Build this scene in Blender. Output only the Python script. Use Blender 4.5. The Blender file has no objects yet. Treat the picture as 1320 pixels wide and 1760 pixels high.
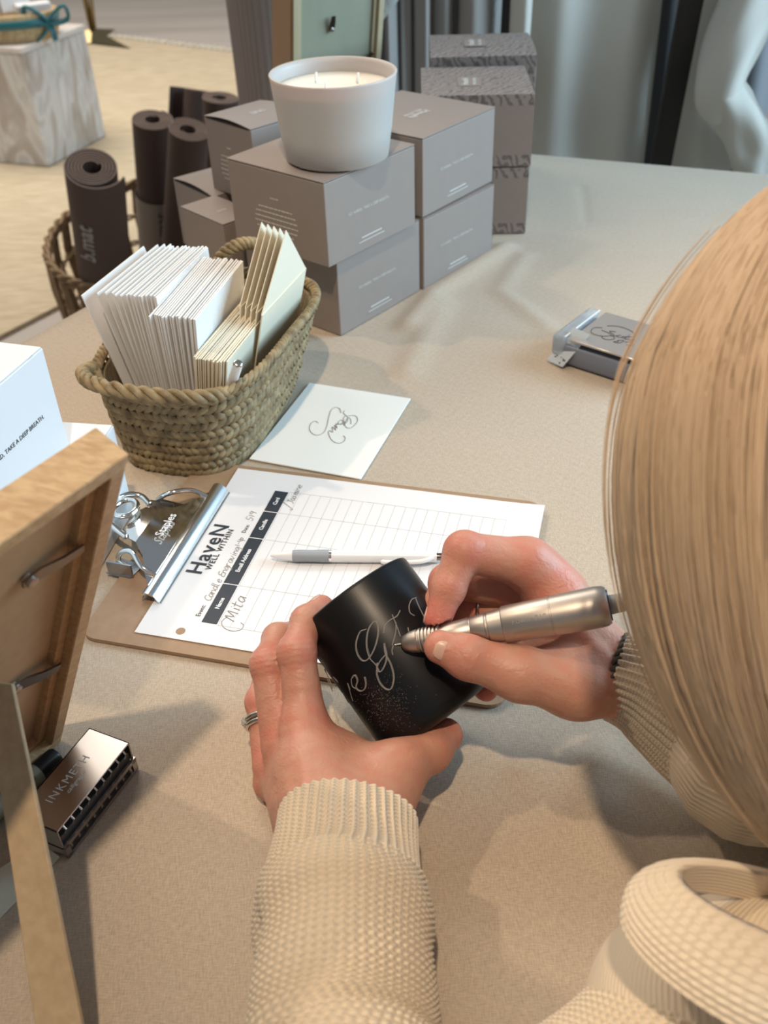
import bpy, bmesh, math, random
import numpy as np
from mathutils import Matrix, Vector
random.seed(7); np.random.seed(7)
PI = math.pi
scene = bpy.context.scene
COL = scene.collection

# ------------------------------------------------------------------ camera
FPX = 1652.5
CAM = Vector((0, 0, .5071))
RT = Vector((.99937, -.02166, -.02799)).normalized()
FW = Vector((0, .79118, -.61158)).normalized()
RT = (RT - RT.dot(FW) * FW).normalized()
UP = RT.cross(FW).normalized()
cd = bpy.data.cameras.new('camera'); cam = bpy.data.objects.new('camera', cd); COL.objects.link(cam)
cam.matrix_world = Matrix(((RT.x, UP.x, -FW.x, CAM.x), (RT.y, UP.y, -FW.y, CAM.y), (RT.z, UP.z, -FW.z, CAM.z), (0, 0, 0, 1)))
cd.sensor_fit = 'VERTICAL'; cd.sensor_height = 36; cd.lens = FPX / 1760 * 36
cd.clip_start = .02; cd.clip_end = 60
cd.dof.use_dof = True; cd.dof.focus_distance = .66; cd.dof.aperture_fstop = 10
scene.camera = cam

# ------------------------------------------------------------------ light
scene.view_settings.view_transform = 'Standard'; scene.view_settings.look = 'None'
scene.view_settings.gamma = 1; scene.view_settings.use_curve_mapping = False
scene.view_settings.exposure = -0.22
w = bpy.data.worlds.new('world'); scene.world = w; w.use_nodes = True
w.node_tree.nodes['Background'].inputs[0].default_value = (.76, .87, 1.0, 1)
w.node_tree.nodes['Background'].inputs[1].default_value = .30

def lamp(name, kind, loc, target, power, color, size=.1, sy=None, angle=None, blend=.5):
    d = bpy.data.lights.new(name, kind); o = bpy.data.objects.new(name, d); COL.objects.link(o)
    o.location = loc; o.rotation_euler = (Vector(target) - Vector(loc)).to_track_quat('-Z', 'Y').to_euler()
    d.energy = power; d.color = color
    if kind == 'AREA':
        d.shape = 'RECTANGLE'; d.size = size; d.size_y = sy or size
    if kind == 'SPOT':
        d.shadow_soft_size = size; d.spot_size = math.radians(angle); d.spot_blend = blend
    return o
WARM = (1.0, .78, .56)
lamp('ceiling_spot_key', 'SPOT', (-.075, -.31, 2.25), (-.05, .45, 0), 150, WARM, .04, angle=50, blend=.8)
lamp('ceiling_spot_side', 'SPOT', (-1.5, 1.1, 2.2), (.1, .35, 0), 80, WARM, .045, angle=46, blend=.9)
lamp('window_daylight', 'AREA', (2.5, 1.0, 1.05), (0, 1.15, .05), 130, (.54, .80, 1.0), 2.0, 1.5)
lamp('shop_ceiling_far', 'AREA', (-1.8, 4.4, 3.0), (-1.5, 4.4, -.75), 230, (1.0, .90, .78), 3.0, 3.0)

# ------------------------------------------------------------------ pixel ray helpers (used to read real positions off the photo)
def raydir(u, v): return FW + RT * ((u - 660) / FPX) - UP * ((v - 880) / FPX)
def on(u, v, z=0.0):
    d = raydir(u, v); t = (z - CAM.z) / d.z; return CAM + d * t
def W(u, v, dep): return CAM + raydir(u, v) * dep
def aty(u, v, y):
    d = raydir(u, v); return CAM + d * ((y - CAM.y) / d.y)

# ------------------------------------------------------------------ materials
def mat(name, col, rough=.6, metal=0, noise=None, bump=None, col2=None, sss=0, trans=0, coat=0, spec=None, sheen=0, alpha=1, ior=None, emit=None):
    """noise=(scale, amount[, detail]) mixes col->col2; bump=(scale, strength, dist)"""
    m = bpy.data.materials.new(name); m.use_nodes = True
    nt = m.node_tree; b = nt.nodes['Principled BSDF']
    b.inputs['Base Color'].default_value = (*col, 1); b.inputs['Roughness'].default_value = rough
    b.inputs['Metallic'].default_value = metal
    if spec is not None: b.inputs['Specular IOR Level'].default_value = spec
    if ior: b.inputs['IOR'].default_value = ior
    if sss:
        b.inputs['Subsurface Weight'].default_value = sss; b.inputs['Subsurface Radius'].default_value = (.008, .003, .0015); b.inputs['Subsurface Scale'].default_value = 1
    if trans: b.inputs['Transmission Weight'].default_value = trans
    if coat: b.inputs['Coat Weight'].default_value = coat
    if sheen: b.inputs['Sheen Weight'].default_value = sheen
    tc = nt.nodes.new('ShaderNodeTexCoord')
    if noise:
        n = nt.nodes.new('ShaderNodeTexNoise'); n.inputs['Scale'].default_value = noise[0]; n.inputs['Detail'].default_value = noise[2] if len(noise) > 2 else 4
        mp = nt.nodes.new('ShaderNodeMapping')
        if len(noise) > 3: mp.inputs['Scale'].default_value = noise[3]
        nt.links.new(tc.outputs['Object'], mp.inputs[0]); nt.links.new(mp.outputs[0], n.inputs['Vector'])
        r = nt.nodes.new('ShaderNodeValToRGB'); a = noise[1]
        r.color_ramp.elements[0].position = .5 - a; r.color_ramp.elements[1].position = .5 + a
        r.color_ramp.elements[0].color = (*col, 1); r.color_ramp.elements[1].color = (*(col2 or col), 1)
        nt.links.new(n.outputs['Fac'], r.inputs[0]); nt.links.new(r.outputs[0], b.inputs['Base Color'])
        m['ramp'] = r.name
    if bump:
        n2 = nt.nodes.new('ShaderNodeTexNoise'); n2.inputs['Scale'].default_value = bump[0]; n2.inputs['Detail'].default_value = 3
        mp2 = nt.nodes.new('ShaderNodeMapping')
        if len(bump) > 3: mp2.inputs['Scale'].default_value = bump[3]
        nt.links.new(tc.outputs['Object'], mp2.inputs[0]); nt.links.new(mp2.outputs[0], n2.inputs['Vector'])
        bp = nt.nodes.new('ShaderNodeBump'); bp.inputs['Strength'].default_value = bump[1]; bp.inputs['Distance'].default_value = bump[2]
        nt.links.new(n2.outputs['Fac'], bp.inputs['Height']); nt.links.new(bp.outputs[0], b.inputs['Normal'])
    if emit:
        b.inputs['Emission Color'].default_value = (*emit[0], 1); b.inputs['Emission Strength'].default_value = emit[1]
    return m

def math_node(nt, op, a, b=None, c=None):
    n = nt.nodes.new('ShaderNodeMath'); n.operation = op
    for i, x in enumerate((a, b, c)):
        if x is None: continue
        if isinstance(x, (int, float)): n.inputs[i].default_value = x
        else: nt.links.new(x, n.inputs[i])
    return n.outputs[0]

def attr_mix(m, attr, col_a, col_b):
    """mix base colour by a vertex attribute (true pigment colour, fixed to the surface)"""
    nt = m.node_tree; b = nt.nodes['Principled BSDF']
    at = nt.nodes.new('ShaderNodeAttribute'); at.attribute_name = attr
    mx = nt.nodes.new('ShaderNodeMix'); mx.data_type = 'RGBA'
    nt.links.new(at.outputs['Fac'], mx.inputs[0])
    mx.inputs[6].default_value = (*col_a, 1); mx.inputs[7].default_value = (*col_b, 1)
    nt.links.new(mx.outputs[2], b.inputs['Base Color'])

def linen():
    m = mat('linen', (.5, .42, .33), .85, sheen=.15)
    nt = m.node_tree; b = nt.nodes['Principled BSDF']; tc = nt.nodes.new('ShaderNodeTexCoord')
    sep = []
    hs = []
    for sc in ((2000, 190, 1), (190, 2000, 1)):
        mp = nt.nodes.new('ShaderNodeMapping'); mp.inputs['Scale'].default_value = sc; mp.inputs['Rotation'].default_value = (0, 0, .38)
        n = nt.nodes.new('ShaderNodeTexNoise'); n.inputs['Scale'].default_value = 1; n.inputs['Detail'].default_value = 3
        nt.links.new(tc.outputs['Object'], mp.inputs[0]); nt.links.new(mp.outputs[0], n.inputs['Vector']); hs.append(n.outputs['Fac'])
    h = math_node(nt, 'ADD', hs[0], hs[1])
    r = nt.nodes.new('ShaderNodeValToRGB'); r.color_ramp.elements[0].position = .34; r.color_ramp.elements[1].position = .66
    r.color_ramp.elements[0].color = (.35, .28, .205, 1); r.color_ramp.elements[1].color = (.565, .48, .38, 1)
    nt.links.new(math_node(nt, 'MULTIPLY', h, .5), r.inputs[0]); nt.links.new(r.outputs[0], b.inputs['Base Color'])
    bp = nt.nodes.new('ShaderNodeBump'); bp.inputs['Strength'].default_value = .35; bp.inputs['Distance'].default_value = .0006
    nt.links.new(h, bp.inputs['Height'])
    n3 = nt.nodes.new('ShaderNodeTexNoise'); n3.inputs['Scale'].default_value = 22; n3.inputs['Detail'].default_value = 5
    nt.links.new(tc.outputs['Object'], n3.inputs['Vector'])
    bp2 = nt.nodes.new('ShaderNodeBump'); bp2.inputs['Strength'].default_value = .25; bp2.inputs['Distance'].default_value = .004
    nt.links.new(n3.outputs['Fac'], bp2.inputs['Height']); nt.links.new(bp.outputs[0], bp2.inputs['Normal'])
    nt.links.new(bp2.outputs[0], b.inputs['Normal'])
    return m

def knit(name, col, uf, vf, dist, wave=True, col2=None):
    """stitches from the UV map: uf wales around, vf courses along"""
    m = mat(name, col, .9, sheen=.3)
    nt = m.node_tree; b = nt.nodes['Principled BSDF']
    uv = nt.nodes.new('ShaderNodeUVMap'); sp = nt.nodes.new('ShaderNodeSeparateXYZ'); nt.links.new(uv.outputs[0], sp.inputs[0])
    u, v = sp.outputs[0], sp.outputs[1]
    su = math_node(nt, 'SINE', math_node(nt, 'MULTIPLY', u, uf * 2 * PI))
    au = math_node(nt, 'ABSOLUTE', su)
    vv = math_node(nt, 'ADD', math_node(nt, 'MULTIPLY', v, vf * 2 * PI), math_node(nt, 'MULTIPLY', au, 2.2 if wave else .6))
    sv = math_node(nt, 'SINE', vv)
    h = math_node(nt, 'ADD', math_node(nt, 'MULTIPLY', su, .7), math_node(nt, 'MULTIPLY', sv, .6))
    hn = math_node(nt, 'MULTIPLY_ADD', h, .38, .5)
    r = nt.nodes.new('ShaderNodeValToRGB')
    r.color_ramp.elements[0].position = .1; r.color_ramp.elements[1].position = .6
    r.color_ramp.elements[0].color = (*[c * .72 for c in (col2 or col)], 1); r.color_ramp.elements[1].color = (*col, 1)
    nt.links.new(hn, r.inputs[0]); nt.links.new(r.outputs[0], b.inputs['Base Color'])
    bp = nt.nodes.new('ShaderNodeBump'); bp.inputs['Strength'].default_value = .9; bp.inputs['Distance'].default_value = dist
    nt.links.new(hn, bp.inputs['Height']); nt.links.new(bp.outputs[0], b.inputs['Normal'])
    return m

M = {}
M['linen'] = linen()
M['taupe_card'] = mat('taupe_card', (.255, .213, .188), .62, noise=(60, .3), col2=(.27, .226, .20))
M['gap_shade'] = mat('gap_shade', (.03, .026, .024), .8)  # near-black that paints the shade in the lid gaps
M['print_light'] = mat('print_light', (.62, .60, .56), .6)
M['white_card'] = mat('white_card', (.66, .665, .67), .5)
M['paper'] = mat('paper', (.76, .75, .75), .7)
M['paper_white'] = mat('paper_white', (.80, .79, .77), .75, bump=(90, .1, .001))
M['paper_cream'] = mat('paper_cream', (.80, .72, .56), .75, bump=(90, .1, .001))
M['paper_pale'] = mat('paper_pale', (.66, .68, .58), .75)
M['ink'] = mat('ink', (.06, .06, .065), .6)
M['ink_grey'] = mat('ink_grey', (.25, .25, .25), .6)
M['line_grey'] = mat('line_grey', (.53, .52, .52), .7)
M['navy'] = mat('navy', (.028, .036, .048), .6)
M['hardboard'] = mat('hardboard', (.30, .19, .11), .6, noise=(140, .3, 8), col2=(.36, .235, .14), bump=(300, .1, .0005))
M['mdf'] = mat('mdf', (.42, .30, .175), .75, noise=(160, .25, 8), col2=(.52, .39, .24), bump=(400, .2, .0004))
M['chrome'] = mat('chrome', (.82, .80, .76), .10, 1)
M['steel'] = mat('steel', (.50, .45, .40), .42, 1, bump=(900, .05, .0003))
M['steel_case'] = mat('steel_case', (.50, .46, .43), .30, 1)
M['bronze_metal'] = mat('bronze_metal', (.22, .19, .17), .3, 1)
M['frosted'] = mat('frosted', (.62, .60, .575), .45, sss=.35, trans=.25)
M['wax'] = mat('wax', (.86, .81, .70), .5, sss=.3)
M['wick'] = mat('wick', (.85, .85, .83), .8)
M['mat_rubber'] = mat('mat_rubber', (.085, .052, .040), .75, bump=(500, .15, .0006))
M['mat_edge'] = mat('mat_edge', (.24, .17, .135), .8)
M['seagrass'] = mat('seagrass', (.13, .088, .035), .62, noise=(90, .20, 4), col2=(.37, .275, .145), bump=(500, .4, .0006))
M['seagrass_dark'] = mat('seagrass_dark', (.10, .07, .03), .8)
M['rattan'] = mat('rattan', (.17, .095, .040), .6, noise=(30, .2), col2=(.32, .20, .09))
M['plastic_white'] = mat('plastic_white', (.82, .82, .82), .3)
M['grip_grey'] = mat('grip_grey', (.30, .33, .36), .5)
M['rubber_grey'] = mat('rubber_grey', (.30, .29, .26), .5)
M['black_glass'] = mat('black_glass', (.004, .0045, .006), .36, spec=.35, bump=(1500, .12, .0002))
M['scratch'] = mat('scratch', (.25, .24, .23), .8)
M['black_plastic'] = mat('black_plastic', (.015, .015, .016), .35)
M['marker_green'] = mat('marker_green', (.30, .30, .22), .5)
M['dark_metal'] = mat('dark_metal', (.035, .03, .027), .45, .6)
M['brass'] = mat('brass', (.30, .24, .13), .35, 1)
M['teal'] = mat('teal', (.0, .12, .14), .35, sheen=.3)
M['green_back'] = mat('green_back', (.30, .31, .22), .7, noise=(25, .3, 5, (1, 1, .3)), col2=(.38, .37, .27))
M['pale_wood'] = mat('pale_wood', (.55, .45, .28), .5)
M['brown_wood'] = mat('brown_wood', (.36, .20, .10), .5, noise=(14, .3, 4, (1, 1, .15)), col2=(.46, .27, .15))
M['taupe_wood'] = mat('taupe_wood', (.33, .26, .22), .7, noise=(20, .3, 4, (1, 1, .1)), col2=(.45, .375, .33))
M['trouser'] = mat('trouser', (.36, .33, .305), .85, bump=(600, .1, .0006))
M['trouser_dark'] = mat('trouser_dark', (.20, .20, .21), .85)
M['cream_cloth'] = mat('cream_cloth', (.70, .66, .59), .85, bump=(500, .15, .0008))
M['knit_grey'] = mat('knit_grey', (.42, .41, .39), .9, bump=(200, .6, .003))
M['clear'] = mat('clear', (.80, .87, .92), .12, trans=.72, ior=1.2)
M['mirror_dark'] = mat('mirror_dark', (.46, .42, .39), .28, .5)  # warm ceiling reflection is put into the lid's base colour
M['blue_grey'] = mat('blue_grey', (.16, .18, .23), .35)
M['nail'] = mat('nail', (.64, .40, .31), .30, coat=.3)
M['silver'] = mat('silver', (.62, .58, .50), .2, 1)
M['gem'] = mat('gem', (.8, .8, .8), .05, trans=.7)
M['hair_tie'] = mat('hair_tie', (.07, .065, .05), .8, bump=(900, .5, .001))
M['wall_paint'] = mat('wall_paint', (.62, .58, .52), .9)

def woodgrain(name, c1, c2, axis_scale, rough=.45):
    m = mat(name, c1, rough); nt = m.node_tree; b = nt.nodes['Principled BSDF']; tc = nt.nodes.new('ShaderNodeTexCoord')
    mp = nt.nodes.new('ShaderNodeMapping'); mp.inputs['Scale'].default_value = axis_scale
    n = nt.nodes.new('ShaderNodeTexNoise'); n.inputs['Scale'].default_value = 1; n.inputs['Detail'].default_value = 5; n.inputs['Distortion'].default_value = .6
    nt.links.new(tc.outputs['Object'], mp.inputs[0]); nt.links.new(mp.outputs[0], n.inputs['Vector'])
    r = nt.nodes.new('ShaderNodeValToRGB'); r.color_ramp.elements[0].position = .32; r.color_ramp.elements[1].position = .68
    r.color_ramp.elements[0].color = (*c1, 1); r.color_ramp.elements[1].color = (*c2, 1)
    nt.links.new(n.outputs['Fac'], r.inputs[0]); nt.links.new(r.outputs[0], b.inputs['Base Color'])
    return m
M['oak_rail'] = woodgrain('oak_rail', (.42, .255, .12), (.60, .40, .215), (18, 300, 300))
M['oak_stile'] = woodgrain('oak_stile', (.38, .20, .085), (.50, .29, .13), (300, 18, 300))

def patterned_card():
    m = mat('patterned_card', (.25, .215, .20), .6); nt = m.node_tree; b = nt.nodes['Principled BSDF']; tc = nt.nodes.new('ShaderNodeTexCoord')
    mp = nt.nodes.new('ShaderNodeMapping'); mp.inputs['Rotation'].default_value = (.3, .3, .9)
    wv = nt.nodes.new('ShaderNodeTexWave'); wv.inputs['Scale'].default_value = 42; wv.inputs['Distortion'].default_value = 9; wv.inputs['Detail'].default_value = 3; wv.inputs['Detail Scale'].default_value = 1.6
    nt.links.new(tc.outputs['Object'], mp.inputs[0]); nt.links.new(mp.outputs[0], wv.inputs['Vector'])
    r = nt.nodes.new('ShaderNodeValToRGB'); r.color_ramp.elements[0].color = (.13, .11, .10, 1); r.color_ramp.elements[1].color = (.27, .23, .21, 1)
    r.color_ramp.elements[0].position = .05; r.color_ramp.elements[1].position = .55
    nt.links.new(wv.outputs['Fac'], r.inputs[0]); nt.links.new(r.outputs[0], b.inputs['Base Color'])
    return m
M['patterned_card'] = patterned_card()

def marble():
    m = mat('marble', (.7, .7, .7), .2); nt = m.node_tree; b = nt.nodes['Principled BSDF']; tc = nt.nodes.new('ShaderNodeTexCoord')
    n = nt.nodes.new('ShaderNodeTexNoise'); n.inputs['Scale'].default_value = 2.6; n.inputs['Detail'].default_value = 9; n.inputs['Distortion'].default_value = 1.6
    mp = nt.nodes.new('ShaderNodeMapping'); mp.inputs['Scale'].default_value = (2.2, 2.2, .8); mp.inputs['Rotation'].default_value = (.3, .5, 0)
    nt.links.new(tc.outputs['Object'], mp.inputs[0]); nt.links.new(mp.outputs[0], n.inputs['Vector'])
    r = nt.nodes.new('ShaderNodeValToRGB'); e = r.color_ramp.elements
    e[0].position = .32; e[0].color = (.42, .34, .28, 1); e[1].position = .66; e[1].color = (.80, .78, .75, 1)
    x = e.new(.44); x.color = (.56, .51, .47, 1); x = e.new(.50); x.color = (.74, .72, .69, 1); x = e.new(.57); x.color = (.58, .55, .53, 1)
    nt.links.new(n.outputs['Fac'], r.inputs[0]); nt.links.new(r.outputs[0], b.inputs['Base Color'])
    return m
M['marble'] = marble()
M['rug'] = mat('rug', (.50, .40, .26), .95, noise=(70, .2, 5, (.15, 1, 1)), col2=(.68, .57, .41), bump=(120, .6, .01, (.15, 1, 1)))
M['floor'] = mat('floor', (.40, .35, .31), .6, noise=(5, .2, 6, (.12, 1, 1)), col2=(.50, .45, .40))

# ------------------------------------------------------------------ mesh helpers
def BM(): return bmesh.new()
def basis(o, x, y=None, z=None):
    """matrix from an origin and x and y (or z) directions"""
    x = Vector(x).normalized()
    if y is not None: z = x.cross(Vector(y)).normalized(); y = z.cross(x)
    else: z = Vector(z).normalized(); y = z.cross(x).normalized(); x = y.cross(z)
    o = Vector(o)
    return Matrix(((x.x, y.x, z.x, o.x), (x.y, y.y, z.y, o.y), (x.z, y.z, z.z, o.z), (0, 0, 0, 1)))
def box(bm, c, s, mtx=None, bev=0, seg=2):
    r = bmesh.ops.create_cube(bm, size=1)['verts']
    for v in r: v.co = Vector((v.co.x * s[0] + c[0], v.co.y * s[1] + c[1], v.co.z * s[2] + c[2]))
    if bev:
        es = list({e for v in r for e in v.link_edges})
        q = bmesh.ops.bevel(bm, geom=es, offset=bev, segments=seg, affect='EDGES', profile=.5)
        r = list({v for f in q['faces'] for v in f.verts} | {v for v in r if v.is_valid})
    if mtx is not None:
        for v in r: v.co = mtx @ v.co
    return r
def frames(pts, closed=False):
    pts = [Vector(p) for p in pts]; n = len(pts); T = []
    for i in range(n):
        a = pts[i - 1] if (i > 0 or closed) else pts[i]; b = pts[(i + 1) % n] if (i < n - 1 or closed) else pts[i]
        t = b - a; T.append(t.normalized() if t.length > 1e-12 else Vector((0, 0, 1)))
    ref = Vector((0, 0, 1)) if abs(T[0].z) < .9 else Vector((1, 0, 0))
    N = (ref - T[0] * ref.dot(T[0])).normalized(); out = []
    for i in range(n):
        N = (N - T[i] * N.dot(T[i])); N = N.normalized() if N.length > 1e-9 else T[i].orthogonal().normalized()
        out.append((pts[i], T[i], N, T[i].cross(N)))
    return out
def tube(bm, pts, r, n=10, caps=True, closed=False, flat=1.0):
    fr = frames(pts, closed); rings = []
    for i, (p, t, N, B) in enumerate(fr):
        rr = r[i] if isinstance(r, (list, tuple)) else r
        rings.append([bm.verts.new(p + (N * math.cos(2 * PI * k / n) * flat + B * math.sin(2 * PI * k / n)) * rr) for k in range(n)])
    m = len(rings)
    for i in range(m if closed else m - 1):
        a, b = rings[i], rings[(i + 1) % m]
        for k in range(n): bm.faces.new((a[k], a[(k + 1) % n], b[(k + 1) % n], b[k]))
    if caps and not closed:
        bm.faces.new(rings[0][::-1]); bm.faces.new(rings[-1])
    return rings
def lathe(bm, prof, n=48, mtx=None, cap=True):
    rings = []
    for r, z in prof:
        ring = []
        for k in range(n):
            p = Vector((r * math.cos(2 * PI * k / n), r * math.sin(2 * PI * k / n), z))
            ring.append(bm.verts.new(mtx @ p if mtx is not None else p))
        rings.append(ring)
    for a, b in zip(rings, rings[1:]):
        for k in range(n): bm.faces.new((a[k], a[(k + 1) % n], b[(k + 1) % n], b[k]))
    if cap: bm.faces.new(rings[0][::-1]); bm.faces.new(rings[-1])
    return rings
def prism(bm, poly, z0, z1, mtx=None, bev=0):
    f = lambda p, z: (mtx @ Vector((p[0], p[1], z))) if mtx is not None else Vector((p[0], p[1], z))
    a = [bm.verts.new(f(p, z0)) for p in poly]; b = [bm.verts.new(f(p, z1)) for p in poly]; n = len(poly)
    fs = [bm.faces.new(a[::-1]), bm.faces.new(b)]
    for k in range(n): fs.append(bm.faces.new((a[k], a[(k + 1) % n], b[(k + 1) % n], b[k])))
    if bev: bmesh.ops.bevel(bm, geom=list({e for fc in fs[:2] for e in fc.edges}), offset=bev, segments=2, affect='EDGES', profile=.5)
def smooth_curve(pts, sub=6, closed=False):
    """Catmull-Rom"""
    P = [Vector(p) for p in pts]; n = len(P); out = []
    for i in range(n if closed else n - 1):
        g = lambda j: P[j % n] if closed else P[max(0, min(n - 1, j))]
        a, b, c, d = g(i - 1), g(i), g(i + 1), g(i + 2)
        for k in range(sub):
            t = k / sub
            out.append(.5 * ((2 * b) + (c - a) * t + (2 * a - 5 * b + 4 * c - d) * t * t + (3 * b - a - 3 * c + d) * t ** 3))
    if not closed: out.append(P[-1])
    return out

def obj(name, bm, m, parent=None, smooth=False, world=True):
    bmesh.ops.recalc_face_normals(bm, faces=bm.faces)
    me = bpy.data.meshes.new(name)
    if parent is not None and world:
        bm.transform(world_of(parent).inverted())
    bm.to_mesh(me); bm.free()
    return link(name, me, m, parent, smooth)
def world_of(o):
    mt = o.matrix_basis.copy() if o.type != 'CAMERA' else o.matrix_world.copy()
    while o.parent: o = o.parent; mt = o.matrix_basis @ mt
    return mt
def link(name, me, m, parent=None, smooth=False):
    o = bpy.data.objects.new(name, me); COL.objects.link(o)
    if m: me.materials.append(m if not isinstance(m, str) else M[m])
    if parent is not None: o.parent = parent
    if smooth:
        for p in me.polygons: p.use_smooth = True
        if smooth == 'auto':
            try: me.set_sharp_from_angle(angle=math.radians(38))
            except Exception: pass
    return o
def thing(name, label, cat, loc=(0, 0, 0), group=None, mtx=None):
    o = bpy.data.objects.new(name, None); COL.objects.link(o); o.empty_display_size = .02
    o.matrix_basis = mtx if mtx is not None else Matrix.Translation(loc)
    o['label'] = label; o['category'] = cat
    if group: o['group'] = group
    return o
def tag(o, label, cat, group=None, kind=None):
    if kind == 'structure': o['kind'] = kind; return o
    o['label'] = label; o['category'] = cat
    if group: o['group'] = group
    if kind: o['kind'] = kind
    return o
def dup(root, mtx, label, group=None):
    r = root.copy(); COL.objects.link(r); r.matrix_basis = mtx; r['label'] = label
    if group: r['group'] = group
    for ch in list(root.children):
        c = ch.copy(); COL.objects.link(c); c.parent = r
        for g in list(ch.children):
            d = g.copy(); COL.objects.link(d); d.parent = c
    return r
def text(bodytext, size, mtx, m, parent, name='lettering', align='CENTER', sx=1.0, shear=0, bold=0, spacing=1.0):
    cu = bpy.data.curves.new(name, 'FONT'); cu.body = bodytext; cu.size = size; cu.align_x = align; cu.align_y = 'CENTER'
    cu.extrude = .00005; cu.shear = shear; cu.offset = bold; cu.space_character = spacing; cu.resolution_u = 2
    t = bpy.data.objects.new(name, cu); COL.objects.link(t)
    bpy.context.view_layer.update()
    me = bpy.data.meshes.new_from_object(t.evaluated_get(bpy.context.evaluated_depsgraph_get()))
    COL.objects.unlink(t); bpy.data.objects.remove(t)
    me.transform(mtx @ Matrix.Diagonal((sx, 1, 1, 1)))
    if parent is not None: me.transform(world_of(parent).inverted())
    me.materials.clear()
    return link(name, me, m, parent)
def strokes(lines, mtx, r, m, parent, name='handwriting', sub=5, n=5):
    bm = BM()
    for ln in lines:
        p = smooth_curve([mtx @ Vector((a, b, 0)) for a, b in ln], sub) if len(ln) > 2 else [mtx @ Vector((a, b, 0)) for a, b in ln]
        tube(bm, p, r, n)
    return obj(name, bm, m, parent)

# ------------------------------------------------------------------ setting
FZ = -.75
bm = BM(); box(bm, (-1.5, 4.5, FZ - .06), (12, 12, .1)); tag(obj('floor', bm, 'floor'), '', '', kind='structure')
bm = BM(); box(bm, (-1.5, 10.55, 1), (12, .1, 3.6)); tag(obj('wall_back', bm, 'wall_paint'), '', '', kind='structure')
bm = BM(); box(bm, (-7.55, 4.5, 1), (.1, 12, 3.6)); tag(obj('wall_left', bm, 'wall_paint'), '', '', kind='structure')
# plank joints of the far floor live in the floor material; the rug lies over the near part
e0, e1 = on(160, 62, FZ), on(400, 92, FZ)
d = (e1 - e0).normalized(); nrm = Vector((d.y, -d.x, 0))
bm = BM(); a = e0 - d * 1.7; b = e1 + d * 1.6
poly = [a, b, b + nrm * 4.9, a + nrm * 4.9]
prism(bm, [(p.x, p.y) for p in poly], FZ - .01, FZ + .004)
rug = obj('rug', bm, 'rug'); tag(rug, 'large natural jute rug on the shop floor', 'rug')
fr = BM()
L = (b - a).length
for i in range(100):
    p = a + d * (L * (i + .5) / 100) + Vector((0, 0, .006))
    tube(fr, [p, p - nrm * .06 + d * random.uniform(-.01, .01)], .008, 5)
obj('fringe', fr, mat('fringe', (.74, .66, .52), .9), rug)

# ------------------------------------------------------------------ table and cloth
BL = Vector((.035, 1.695, 0)); LD = Vector((-.523, -.852, 0)).normalized(); RD = Vector((.929, -.37, 0)).normalized()
SM, TM = 1.505, 1.7
tb = thing('table', 'rectangular table hidden under the oatmeal linen cloth', 'table', (BL + LD * .77 + RD * .85 + Vector((0, 0, FZ))))
bm = BM(); q = [BL + LD * .01 + RD * .02, BL + LD * .01 + RD * (TM - .01), BL + LD * (SM - .01) + RD * (TM - .01), BL + LD * (SM - .01) + RD * .02]
prism(bm, [(p.x, p.y) for p in q], -.035, -.004); obj('tabletop', bm, 'mdf', tb)
for s in (.08, SM - .08):
    for t in (.08, TM - .08):
        p = BL + LD * s + RD * t; bm = BM(); tube(bm, [(p.x, p.y, FZ), (p.x, p.y, -.034)], .02, 10); obj('leg', bm, 'dark_metal', tb)
RIDGES = []
def ridge(pts, h, wd): RIDGES.append(([np.array(on(*p)[:2]) for p in pts], h, wd))
ridge([(868, 425), (800, 470), (745, 505), (700, 560)], .007, .013)
ridge([(760, 520), (720, 600), (700, 640)], .0045, .016)
ridge([(1000, 320), (1008, 380)], -.0012, .006)
ridge([(1040, 1290), (1010, 1420), (1080, 1500), (1060, 1640)], .004, .012)
ridge([(900, 1330), (980, 1300), (1090, 1330), (1190, 1400)], .003, .010)
ridge([(1010, 1420), (850, 1500)], .002, .014)
ridge([(940, 560), (860, 500), (900, 440)], .003, .012)
def ridge_h(x, y):
    z = np.zeros_like(x)
    for pts, h, wd in RIDGES:
        dm = np.full_like(x, 9.)
        for a, b in zip(pts, pts[1:]):
            ab = b - a; t = np.clip(((x - a[0]) * ab[0] + (y - a[1]) * ab[1]) / (ab @ ab), 0, 1)
            dm = np.minimum(dm, np.hypot(x - a[0] - t * ab[0], y - a[1] - t * ab[1]))
        z += h * np.exp(-(dm / wd) ** 2)
    return z
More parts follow.
